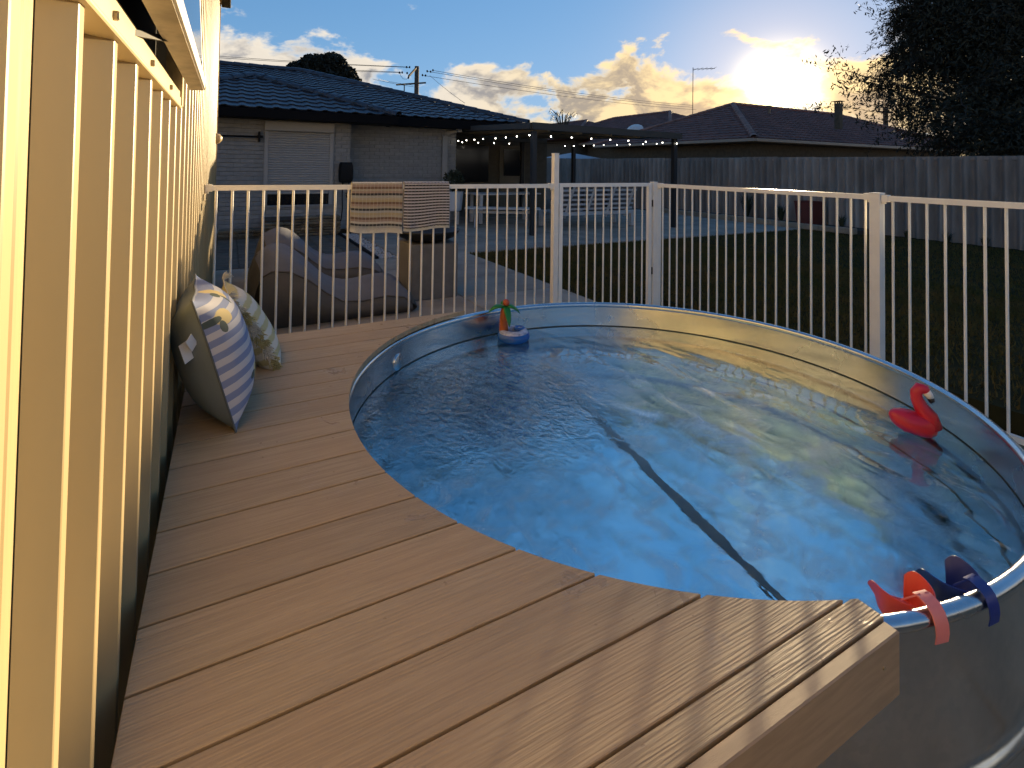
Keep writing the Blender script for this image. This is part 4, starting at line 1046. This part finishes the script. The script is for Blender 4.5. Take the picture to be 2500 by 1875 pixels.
# bean bag loungers
def beanbag(name, label, prof, y0, y1, mt, ms, rz=0):
    """side profile (x, top z) swept across y with soft ends; top and sides are separate cloths"""
    rt = root(name, (prof[2][0], (y0 + y1) / 2, G), label, 'bean bag', 'bean bag loungers on the concrete')
    n = len(prof); m = 12; V = []
    for (x, zt, puff) in prof:
        row = []
        for j in range(m + 1):
            t_ = -1 + 2 * j / m; s_ = 1 - abs(t_) ** 5; y = (y0 + y1) / 2 + (y1 - y0) / 2 * (t_ * (1 + .04 * math.sin(3 * x)))
            row.append((x + .02 * math.sin(5 * t_), y, zt - .085 * abs(t_) ** 4 + puff * .10 * (1 - t_ * t_) + .010 * math.sin(11 * x + 7 * t_)))
        V.append(row)
    fs = []
    for i in range(n - 1):
        for j in range(m): fs.append((i * (m + 1) + j, (i + 1) * (m + 1) + j, (i + 1) * (m + 1) + j + 1, i * (m + 1) + j + 1))
    MB().add([p for r_ in V for p in r_], fs).build('seat_cover', mt, rt, smooth=True).modifiers.new('s', 'SUBSURF').render_levels = 1
    for (j, sg) in ((0, -1), (m, 1)):
        rg = []
        for i in range(n):
            x, y, z = V[i][j]; h = z - G; rg.append([(x, y + sg * .10 * math.sin(math.pi * k_ / 6) * min(1, h / .25), z - h * k_ / 6) for k_ in range(7)])
        MB().rings(rg, cap=False, close=False).build('side_panel', ms, rt, smooth=True)
    for i in (0, n - 1):
        rg = [[(V[i][j][0] + (-.05 if i == 0 else .05) * math.sin(math.pi * k_ / 5), V[i][j][1], V[i][j][2] - (V[i][j][2] - G) * k_ / 5) for k_ in range(6)] for j in range(m + 1)]
        MB().rings(rg, cap=False, close=False).build('end_panel', ms, rt, smooth=True)
    for j in (0, m): MB().tube([Vector(V[i][j]) + Vector((0, 0, .004)) for i in range(n)], .007, 6).build('piping', ms, rt, smooth=True)
    return rt
beanbag('bean_bag', 'grey bean bag lounger nearest the fence, its back to the shed', [(.36, -.02, .4), (.44, .035, 1), (.58, .02, 1), (.74, -.085, .8), (.88, -.20, .4), (1.02, -.275, .0), (1.20, -.30, .2), (1.42, -.285, .6), (1.58, -.30, .6), (1.66, -.36, .3)], 4.20, 4.95, 'bean_grey', 'bean_tan')
beanbag('bean_bag', 'grey bean bag lounger further from the fence, near the brown pavers', [(.48, .0, .4), (.58, .015, 1), (.72, .015, 1), (.84, -.06, .8), (.95, -.15, .4), (1.08, -.235, .0), (1.26, -.27, .2), (1.46, -.26, .6), (1.62, -.285, .6), (1.72, -.35, .3)], 5.55, 6.30, 'bean_grey', 'bean_tan')

# fire pit: concrete block with a black bowl
fpit = root('fire_pit', (2.02, 4.78, G), 'black fire bowl on a square concrete plinth beyond the fence', 'fire pit')
bx(1.775, 2.275, 4.55, 5.05, G, .035, ch=.008).build('plinth', 'pit_concrete', fpit)
MB().lathe([(.10, 0), (.20, .012), (.29, .05), (.345, .105), (.35, .125), (.335, .125), (.275, .07), (.18, .03), (.0, .02)], 40, (2.02, 4.80, .036)).build('bowl', 'bowl_black', fpit, smooth=True, )
# white planter with a plant beside the house corner
wp = root('white_planter', (4.75, 11.3, G), 'white pot on a stand with a leafy plant by the house corner', 'planter')
pc = at(1106, 520, Y=11.0)
MB().lathe([(0, -.02), (.17, -.02), (.20, .0), (.235, .42), (.24, .44), (.22, .44), (.21, .40), (0, .40)], 24, (pc.x, 11.0, -.20)).build('pot', 'pot_white', wp, smooth=True, angle=40)
for k_ in range(4):
    a = k_ * math.pi / 2 + .5; bx(pc.x + .15 * math.cos(a) - .02, pc.x + .15 * math.cos(a) + .02, 11.0 + .15 * math.sin(a) - .02, 11.0 + .15 * math.sin(a) + .02, G, -.20).build('leg', 'white_timber', wp)
def leaf_cloud(c, rad, n, size, asp=.35, hollow=.3, squash=(1, 1, 1), droop=0.0):
    c = np.array(c); d = rng.normal(size=(n, 3)); d /= np.linalg.norm(d, axis=1)[:, None]
    r = rad * (hollow + (1 - hollow) * rng.random(n) ** .5); pos = c + d * r[:, None] * np.array(squash)
    return leaf_quads(pos, size, asp, droop)
def leaf_quads(pos, size, asp=.35, droop=0.0):
    n = len(pos); ax = rng.normal(size=(n, 3)); ax[:, 2] -= droop; ax /= np.linalg.norm(ax, axis=1)[:, None]
    b = np.cross(ax, rng.normal(size=(n, 3))); b /= np.linalg.norm(b, axis=1)[:, None]
    L_ = size * rng.uniform(.6, 1.3, n)[:, None]; v = np.empty((n, 4, 3))
    v[:, 0] = pos - ax * L_ / 2; v[:, 1] = pos + b * L_ * asp / 2; v[:, 2] = pos + ax * L_ / 2; v[:, 3] = pos - b * L_ * asp / 2
    return v
tag(link('foliage', tri_mesh('foliage', leaf_cloud((pc.x, 11.0, .48), .26, 500, .12), 'leaf_mid'), wp))

# ------------------------------------------------------------------ corrugated boundary fence and garden bed
cf = root('corrugated_fence', (12.93, 7, G), 'grey corrugated cement-sheet boundary fence behind the lawn', 'fence')
def corr_sheet(y0, y1, z0, z1, over):
    n = 56; P = []
    for i in range(n + 1):
        y = y0 + (y1 - y0) * i / n; x = 12.93 + .055 * math.sin(2 * math.pi * y / .205) + over; P.append((x, y))
    rg = [[(x, y, z) for x, y in P] + [(x + .007, y, z) for x, y in reversed(P)] for z in (z0, z1)]
    return MB().rings(rg)
y = -4.0; i = 0
while y < 19:
    corr_sheet(y, y + 1.06, G - .05, 1.175 + random.uniform(-.012, .012) + .002 * y, .008 * (i % 2)).build('fence_sheet', 'asbestos', cf, angle=60); y += 1.025; i += 1
bx(12.96, 13.0, -4, 19, 1.10, 1.15).build('capping_rail', 'asbestos', cf)
bf = root('corrugated_fence', (8, 19, G), 'dark corrugated boundary fence seen through the pergola', 'fence')
for i in range(6): bx(7.2 + i * .95, 7.2 + i * .95 + .94, 18.9 + .01 * (i % 2), 18.93 + .01 * (i % 2), G - .05, 1.25).build('fence_sheet', 'asbestos', bf)
gb = root('garden_bed', (12.3, 8, G), 'limestone-edged garden bed along the boundary fence', 'garden bed')
yy = 5.9
while yy < 12: bx(12.05, 12.2, yy, yy + .385, G, G + .13 + random.uniform(-.01, .01), ch=.012).build('edging_block', 'limestone', gb); yy += .395
bx(12.2, 12.9, 5.9, 12.2, G - .02, G + .08).build('bed_soil', 'soil', gb)
rp = root('square_pot', (12.5, 7.1, G), 'dark red square pot standing in the bed by the boundary fence', 'pot')
rgp = [[(12.5 + s_ * a, 7.15 + s_ * b, z) for a, b in ((-1, -1), (1, -1), (1, 1), (-1, 1))] for z, s_ in ((G + .08, .19), (G + .12, .20), (G + .60, .24), (G + .64, .25), (G + .64, .225), (G + .52, .215))]
MB().rings(rgp).build('pot', 'pot_red', rp)
def tuft_plant(name, x, y, h, n, label, m='leaf_mid', zb=G + .08):
    rt = root(name, (x, y, zb), label, 'plant'); mb = MB()
    for i in range(n):
        a = random.uniform(0, 6.28); l_ = h * random.uniform(.6, 1.1); sp = random.uniform(.1, .55); b0 = Vector((x + .03 * math.cos(a), y + .03 * math.sin(a), zb)); d = Vector((math.cos(a), math.sin(a), 0))
        sdq = Vector((-d.y, d.x, 0)) * .008; pts = [b0, b0 + d * sp * l_ * .4 + Zu * l_ * .6, b0 + d * sp * l_ + Zu * l_ * (.9 - .3 * sp)]
        mb.add([pts[0] - sdq, pts[0] + sdq, pts[1] + sdq, pts[1] - sdq, pts[2]], [(0, 1, 2, 3), (3, 2, 4)])
    mb.build('blades', m, rt)
for (yy, h, n, lb) in ((8.9, .85, 90, 'tall grassy plant in the bed beside the gate post view'), (7.9, .55, 60, 'short grassy plant in the bed left of the red pot'), (6.4, .35, 40, 'low grassy plant in the bed right of the red pot')):
    tuft_plant('ornamental_grass', 12.5, yy, h, n, lb)
for i, yy in enumerate((5.2, 4.5, 3.9, 3.2)):
    tuft_plant('weed_clump', 12.75, yy, .22 + .05 * (i % 2), 40, ['weed clump at the fence foot nearest the bed', 'second weed clump at the fence foot', 'third weed clump at the fence foot', 'weed clump at the fence foot furthest right'][i], zb=G - .02)

# ------------------------------------------------------------------ neighbours beyond the fence
n1h = root('neighbour_house', (24, 15.8, G), 'house with red-brown tiled hip roof directly below the low sun', 'house')
bx(16.6, 32.4, 11.9, 19.7, G - .05, 1.93).build('wall', 'neighbour_wall', n1h)
bx(15.93, 16.02, 11.25, 20.3, 1.83, 1.94, ch=.01).build('gutter', 'gutter_pale', n1h); bx(16.03, 33.0, 11.24, 11.32, 1.83, 1.94, ch=.01).build('gutter', 'gutter_pale', n1h)
bx(16.03, 16.62, 11.33, 20.3, 1.80, 1.83).build('soffit', 'neighbour_wall', n1h); bx(16.6, 33, 11.33, 11.9, 1.80, 1.83).build('soffit', 'neighbour_wall', n1h)
hip(n1h, 16.0, 33.0, 11.3, 20.3, 1.95, .42, 'roof_red', 'roof_red_cap', 'WS', [290])
# flue with a cap, and a low vent stub
fq = at(2047, 262, X=22.5); fl_ = root('roof_flue', (fq.x, fq.y, 3.2), 'square brick flue with a metal cap on the red tiled roof', 'chimney')
zt = at(2047, 247, X=22.5).z
bx(fq.x - .11, fq.x + .11, fq.y - .11, fq.y + .11, 2.6, zt - .10).build('stack', 'neighbour_wall', fl_); bx(fq.x - .17, fq.x + .17, fq.y - .17, fq.y + .17, zt - .02, zt).build('cap', 'dark_trim', fl_)
for a, b in ((-1, -1), (1, -1), (1, 1), (-1, 1)): bx(fq.x + a * .09 - .02, fq.x + a * .09 + .02, fq.y + b * .09 - .02, fq.y + b * .09 + .02, zt - .101, zt - .02).build('leg', 'dark_trim', fl_)
vq = at(1878, 262, X=21.5); vs_ = root('roof_vent', (vq.x, vq.y, 3.7), 'short round vent on the ridge of the red tiled roof under the sun', 'vent')
MB().lathe([(.06, -.5), (.06, .02), (.10, .03), (.09, .08), (0, .09)], 12, (vq.x, vq.y, vq.z)).build('stub', 'gutter_pale', vs_, smooth=True)
# aerial
aq = at(1691, 283, X=19.5); aT = at(1692, 165, X=19.5); an = root('tv_aerial', (aq.x, aq.y, aq.z), 'thin television aerial mast on the red tiled roof', 'aerial')
MB().tube([(aq.x, aq.y, aq.z - .5), (aT.x, aT.y, aT.z)], .018, 6).build('mast', 'wire', an)
aE = at(1745, 167, X=19.3); MB().tube([(aT.x, aT.y, aT.z - .08), aE], .014, 6).build('boom', 'wire', an)
for t_ in (.15, .35, .55, .75, .95):
    p = Vector((aT.x, aT.y, aT.z - .08)).lerp(aE, t_); MB().tube([p - fwd * .35, p + fwd * .35], .007, 5).build('element', 'wire', an)
def dome(px, py, X, label):
    q = at(px, py, X=X); rt = root('roof_skylight', q, label, 'skylight', 'round skylights on the red roofs')
    dm = MB().lathe([(.50, -.06), (.50, .05), (.44, .17), (.30, .27), (.14, .32), (0, .33)], 20)
    dm.build('dome', 'alu_white', rt, Matrix.Translation(q) @ Matrix.Rotation(R(-20), 4, 'Y'), smooth=True)
# second and third house behind
n2h = root('neighbour_house', (26, 24, G), 'further red-roofed house with its hip corner towards the camera, left of the aerial', 'house')
hip(n2h, 20.4, 31, 19.6, 36, 2.42, .41, 'roof_red', 'roof_red_cap', 'WS', [0], far=True); bx(21, 30.5, 20.1, 35.5, G - .05, 2.40).build('wall', 'neighbour_wall', n2h)
bx(20.30, 20.40, 19.5, 36, 2.30, 2.42).build('gutter', 'gutter_pale', n2h); bx(20.41, 31, 19.5, 19.6, 2.30, 2.42).build('gutter', 'gutter_pale', n2h)
n3h = root('neighbour_house', (24, 35, G), 'furthest red-roofed house, just showing above the pergola', 'house')
hip(n3h, 19.4, 27.5, 27.0, 48, 2.70, .40, 'roof_red', 'roof_red_cap', 'WS', [0], far=True); bx(20, 27, 27.6, 47, G - .05, 2.68).build('wall', 'neighbour_wall', n3h)
dome(1665, 303, 21.6, 'round skylight dome right of the hip line of the further red roof'); dome(1550, 318, 20.9, 'round skylight dome just above the pergola roof')
# white canopy in the next garden
gq = at(1395, 374, Y=21.0); gz_ = root('garden_canopy', (gq.x, 21, G), 'pale pointed canopy in the next garden seen under the pergola', 'canopy')
bz = at(1395, 388, Y=21.0).z
MB().add([(gq.x - 1.2, 19.8, bz), (gq.x + 1.2, 19.8, bz), (gq.x + 1.2, 22.2, bz), (gq.x - 1.2, 22.2, bz), (gq.x, 21, gq.z + .02)], [(0, 1, 4), (1, 2, 4), (2, 3, 4), (3, 0, 4)]).build('canvas', 'canvas_white', gz_)
for a in (-1, 1):
    for b in (-1, 1): bx(gq.x + a * 1.15 - .03, gq.x + a * 1.15 + .03, 21 + b * 1.15 - .03, 21 + b * 1.15 + .03, G - .05, bz).build('pole', 'white_timber', gz_)

# ------------------------------------------------------------------ power poles and wires
pole = root('power_pole', (10.0, 30, G), 'timber power pole with crossarms behind the dark tiled roof', 'power pole')
pT = at(1018, 162, Y=30); PXX = pT.x
MB().tube([(PXX, 30, G), (PXX, 30, pT.z)], [.155, .135], 10).build('shaft', 'pole_wood', pole, smooth=True)
cA, cB = at(967, 207, Y=30), at(1040, 202, Y=29.6); MB().bar(cA, cB, .07, .09).build('crossarm', 'pole_wood', pole)
dA, dB = at(1016, 166, Y=29.8), at(998, 186, Y=29.0); MB().bar(dA, dB, .08, .09).build('crossarm', 'pole_wood', pole)
MB().tube([dB, at(997, 192, Y=29)], .05, 8).build('fuse', 'dark_trim', pole)
for (px, py) in ((993, 164), (1000, 164), (975.5, 177.5), (982, 177), (994, 178.5), (1043, 174), (1051.5, 175), (1057, 171.5), (1031.5, 183.5), (1039, 184.5)):
    q = at(px, py, Y=30 - .4); MB().lathe([(0, .07), (.03, .065), (.055, .03), (.035, .01), (.06, -.03), (.03, -.06), (0, -.065)], 8, q).build('insulator', 'dark_trim', pole)
MB().tube([at(977, 178, Y=29.6), at(979, 186, Y=29.6), at(985, 193, Y=29.6), at(993, 193, Y=29.6), at(997, 187, Y=29.6)], .012, 5).build('jumper', 'wire', pole)
MB().tube([at(987, 206, Y=29.5), at(987, 229, Y=29.5)], .03, 6).build('conduit', 'wire', pole)
wires = root('overhead_wires', (0, 30, 6), 'thin overhead power lines running to both sides of the pole', 'power lines')
def wire(pa, pb, sag=.25, r=.013):
    pa, pb = Vector(pa), Vector(pb); pts = []
    for i in range(13):
        t_ = i / 12; p = pa.lerp(pb, t_); p.z -= sag * 4 * t_ * (1 - t_); pts.append(p)
    MB().tube(pts, r, 5).build('wire', 'wire', wires)
for (pl, pr2) in (((530, 132), (993, 163.5)), ((530, 136), (1000, 164.5)), ((530, 146), (976, 176)), ((530, 152), (983, 177.5))):
    a = at(pl[0], pl[1], Y=34); b = at(pr2[0], pr2[1], Y=29.8); a2 = b + (a - b) * 1.6; wire(a2, b, .12)
for (pl, pr2) in (((1043, 174), (1690, 262)), ((1057, 172), (1690, 257)), ((1032, 184), (1700, 268))):
    wire(at(pl[0], pl[1], Y=29.8), at(pr2[0], pr2[1], Y=36), .25)
wire(at(1049, 184, Y=29.7), at(1135, 252, Y=22), .05, .010); wire(at(910, 193, Y=27), at(1010, 212, Y=30), .03, .010); wire(at(925, 194, Y=27), at(1010, 208, Y=30), .03, .010)
pl2 = root('power_pole', (40, 13, G), 'distant power pole beside the big tree at the right', 'power pole')
q = at(2162, 262, X=40); MB().tube([(q.x, q.y, G), (q.x, q.y, q.z)], .16, 8).build('shaft', 'pole_wood', pl2)
MB().bar(at(2140, 272, X=40), at(2180, 275, X=40), .1, .12).build('crossarm', 'pole_wood', pl2)

# ------------------------------------------------------------------ trees
def branch(mb, p, d, L_, r, depth, tips, bend=.25, up=.05, split=(2, 3)):
    p = Vector(p); d = Vector(d).normalized(); pts = [p]; rs = [r]; n = 4
    for i in range(n):
        d = (d + Vector((random.gauss(0, bend), random.gauss(0, bend), random.gauss(0, bend) + up)) * .5).normalized(); p = p + d * (L_ / n); pts.append(p); rs.append(r * (1 - .45 * (i + 1) / n))
    mb.tube(pts, rs, 7 if r > .05 else 5, cap=False)
    if depth == 0: tips.append((pts[-1], d)); tips.append((pts[2], d)); return
    if depth <= 2: tips.append((pts[3], d))
    for k_ in range(random.randint(*split)):
        dn = (d + Vector((random.gauss(0, .62), random.gauss(0, .62), random.gauss(0, .45)))).normalized(); branch(mb, pts[-1] if k_ == 0 else pts[random.choice((2, 3))], dn, L_ * random.uniform(.6, .82), rs[-1] * .8, depth - 1, tips, bend, up, split)
def sprigs(c, rad, n, L_=.42, per=12, droop=.5):
    """short leafy twigs filling a clump; returns twig tubes and leaf quads"""
    mb = MB(); pos = []; c = Vector(c)
    for i in range(n):
        o = c + Vector((random.gauss(0, rad[0]), random.gauss(0, rad[1]), random.gauss(0, rad[2])))
        d = ((o - c).normalized() * .7 + Vector((random.gauss(0, .5), random.gauss(0, .5), random.gauss(0, .5) - droop * .3))).normalized(); ln = L_ * random.uniform(.6, 1.2)
        p1 = o + d * ln * .5; p2 = o + d * ln + Vector((0, 0, -droop * ln * .35)); mb.tube([o, p1, p2], [.006, .004, .002], 3, cap=False)
        for k_ in range(per):
            t_ = (k_ + .5) / per; q = o.lerp(p1, t_ * 2) if t_ < .5 else p1.lerp(p2, t_ * 2 - 1)
            sd_ = d.orthogonal().normalized(); sd_.rotate(Quaternion(d, random.uniform(0, 6.28))); la = (d * .55 + sd_ * .8 + Vector((0, 0, -.25))).normalized(); wv = la.cross(sd_ + Vector((.1, .2, .3))).normalized()
            l_ = random.uniform(.07, .13); w_ = l_ * .15; pos.append(((q), (q + la * l_ * .5 + wv * w_), (q + la * l_), (q + la * l_ * .5 - wv * w_)))
    return mb, np.array([[tuple(v) for v in f] for f in pos])
def tree(name, base, label, limbs, leaf, clump, nleaf, size, asp, depth=4, droop=.6, tr=.2, th=2.0, m='leaf_dark', extra_clumps=()):
    rt = root(name, base, label, 'tree'); mb = MB(); tips = []; b0 = Vector(base); t0 = b0 + Vector((0, 0, th))
    mb.tube([b0, b0 + Vector((.05, 0, th * .5)), t0], [tr * 1.25, tr, tr * .85], 10)
    for (d, L_, r) in limbs: branch(mb, t0, d, L_, r, depth, tips)
    mb.build('trunk', 'bark', rt, smooth=True)
    pos = []
    for (p, d) in tips:
        c = np.array(p); pos.append(c + rng.normal(size=(nleaf, 3)) * np.array([clump, clump, clump * .75]))
    for (c, rad, n) in extra_clumps:
        pos.append(np.array(c) + rng.normal(size=(n, 3)) * rad)
    pos = np.concatenate(pos)
    pos = pos[pos[:, 2] > G + .2]
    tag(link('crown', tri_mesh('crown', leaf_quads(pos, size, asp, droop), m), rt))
    return rt
random.seed(21)
ecs = []; spr = []
# the dense body of the big tree in clumps, its edge in leafy twigs
for (px, py, X, rad, n) in ((2440, 110, 16.2, .50, 4800), (2330, 50, 16.3, .42, 4200), (2490, 240, 16.0, .50, 4200), (2385, 180, 16.4, .36, 1700), (2430, 20, 16.3, .6, 7500), (2350, -60, 16.5, .6, 6500), (2500, 60, 16.0, .7, 7500), (2470, 372, 14.6, .26, 2400), (2500, 320, 14.8, .4, 3000), (2560, 200, 15.8, .9, 8200), (2600, 350, 14.6, .7, 5200), (2450, -160, 16.5, 1.0, 8000)):
    q = at(px, py, X=X); ecs.append(((q.x, q.y, q.z), (rad * .8, rad, rad * .62), n))
for (px, py, X, rad, n) in ((2250, 80, 16.6, .34, 150), (2290, 150, 16.5, .36, 170), (2225, 165, 16.6, .26, 75), (2190, 205, 16.8, .22, 42), (2140, 205, 16.8, .16, 20), (2105, 198, 16.9, .10, 9), (2210, 120, 16.8, .22, 55), (2270, 20, 16.7, .28, 130), (2240, 250, 16.4, .30, 60), (2310, 260, 16.3, .36, 110), (2390, 290, 16.2, .36, 110), (2330, 335, 15.2, .26, 120), (2260, 318, 15.4, .22, 60), (2400, 340, 15.2, .30, 170), (2290, 60, 16.5, .35, 190), (2330, 120, 16.4, .4, 200), (2370, 240, 16.3, .35, 140), (2200, 255, 16.6, .2, 30), (2235, 20, 16.7, .26, 120), (2215, 60, 16.7, .22, 80), (2250, 130, 16.6, .3, 130), (2170, 170, 16.8, .2, 40), (2160, 215, 16.8, .16, 36)):
    q = at(px, py, X=X); spr.append((q, (rad * .8, rad, rad * .62), int(n * 1.4)))
random.seed(21)
bt = tree('big_tree', (16.3, 3.7, G), 'large dark leafy tree rising behind the boundary fence at the right', [((-.15, .75, .80), 2.4, .10), ((-.1, .55, .9), 2.4, .12), ((0, .1, 1), 2.6, .14), ((.2, -.4, .9), 2.4, .12), ((-.1, .85, .62), 2.2, .085), ((.3, .3, .9), 2.2, .1)], None, .13, 12, .14, .28, depth=4, droop=.8, tr=.22, th=1.9, extra_clumps=ecs)
tw = MB(); lv = []
for (q, rad, n) in spr:
    mb, qs = sprigs(q, rad, n); tw.add(mb.v, mb.f); lv.append(qs)
    tw.tube([Vector((16.3, 4.0, 1.6)).lerp(q, .25) + Vector((0, 0, .25)), Vector((16.3, 4.0, 1.6)).lerp(q, .65) + Vector((0, 0, .15)), q], [.045, .028, .010], 6, cap=False)
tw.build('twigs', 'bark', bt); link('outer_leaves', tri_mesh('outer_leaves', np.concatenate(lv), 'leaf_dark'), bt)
random.seed(5)
def blob_tree(name, base, label, pts, Y, size, asp, m, trunk_r=.12, den=1.0):
    rt = root(name, base, label, 'tree'); pos = []; mb = MB(); b0 = Vector(base)
    cen = sum((at(px, py, Y=Y) for px, py, r_, n in pts), Vector((0, 0, 0))) / len(pts)
    mb.tube([b0, (b0 + cen) / 2, cen], [trunk_r, trunk_r * .8, trunk_r * .5], 8)
    for (px, py, rr, n) in pts:
        q = at(px, py, Y=Y); mb.tube([(b0 * .3 + cen * .7), q], [trunk_r * .4, .02], 5)
        d = rng.normal(size=(int(n * den), 3)); d /= np.linalg.norm(d, axis=1)[:, None]; k_ = rng.random(int(n * den)) ** .38
        pos.append(np.array(q) + d * (rr * k_)[:, None] * np.array([1, 1, .82]))
    mb.build('trunk', 'bark', rt, smooth=True)
    tag(link('crown', tri_mesh('crown', leaf_quads(np.concatenate(pos), size, asp, .2), m), rt))
Yt = 24.0
k_ = Yt / 1281 * 1.0
blob_tree('round_tree', (at(780, 200, Y=Yt).x, Yt, G), 'round dark tree rising behind the dark tiled roof', [(700, 190, .55, 900), (735, 175, .62, 1300), (770, 165, .75, 2000), (810, 160, .70, 2000), (800, 190, .8, 1800), (840, 185, .62, 1300), (858, 205, .5, 800), (760, 200, .8, 1500), (700, 205, .5, 500)], Yt, .16, .6, 'leaf_dark', .2, 1.5)
blob_tree('thin_tree', (at(1955, 300, Y=26).x, 26, G), 'thin small tree peeping over the red roof left of the flue', [(1935, 268, .45, 120), (1965, 262, .5, 140), (1990, 268, .5, 120), (2065, 262, .35, 120)], 26, .16, .3, 'leaf_mid', .06)
# feathery shrub above the pergola end
fs_ = root('feathery_shrub', at(1372, 300, Y=26), 'feathery drooping shrub showing above the pergola roof', 'shrub'); mb = MB()
b0 = at(1374, 330, Y=26)
for i in range(26):
    e = at(1340 + random.uniform(0, 72), 262 + random.uniform(0, 30), Y=26 + random.uniform(-.4, .4)); mid = b0.lerp(e, .6) + Vector((0, 0, .35)); mb.tube([b0, mid, e, e + Vector((random.uniform(-.15, .15), 0, -.22))], [.02, .014, .009, .004], 4)
    for j in range(26):
        t_ = random.uniform(.5, 1); q = mid.lerp(e, t_); d = Vector((random.gauss(0, .5), random.gauss(0, .5), -1)).normalized(); s_ = d.orthogonal().normalized() * .012
        mb.add([q - s_, q + s_, q + d * random.uniform(.12, .28)], [(0, 1, 2)])
mb.build('fronds', 'leaf_mid', fs_)
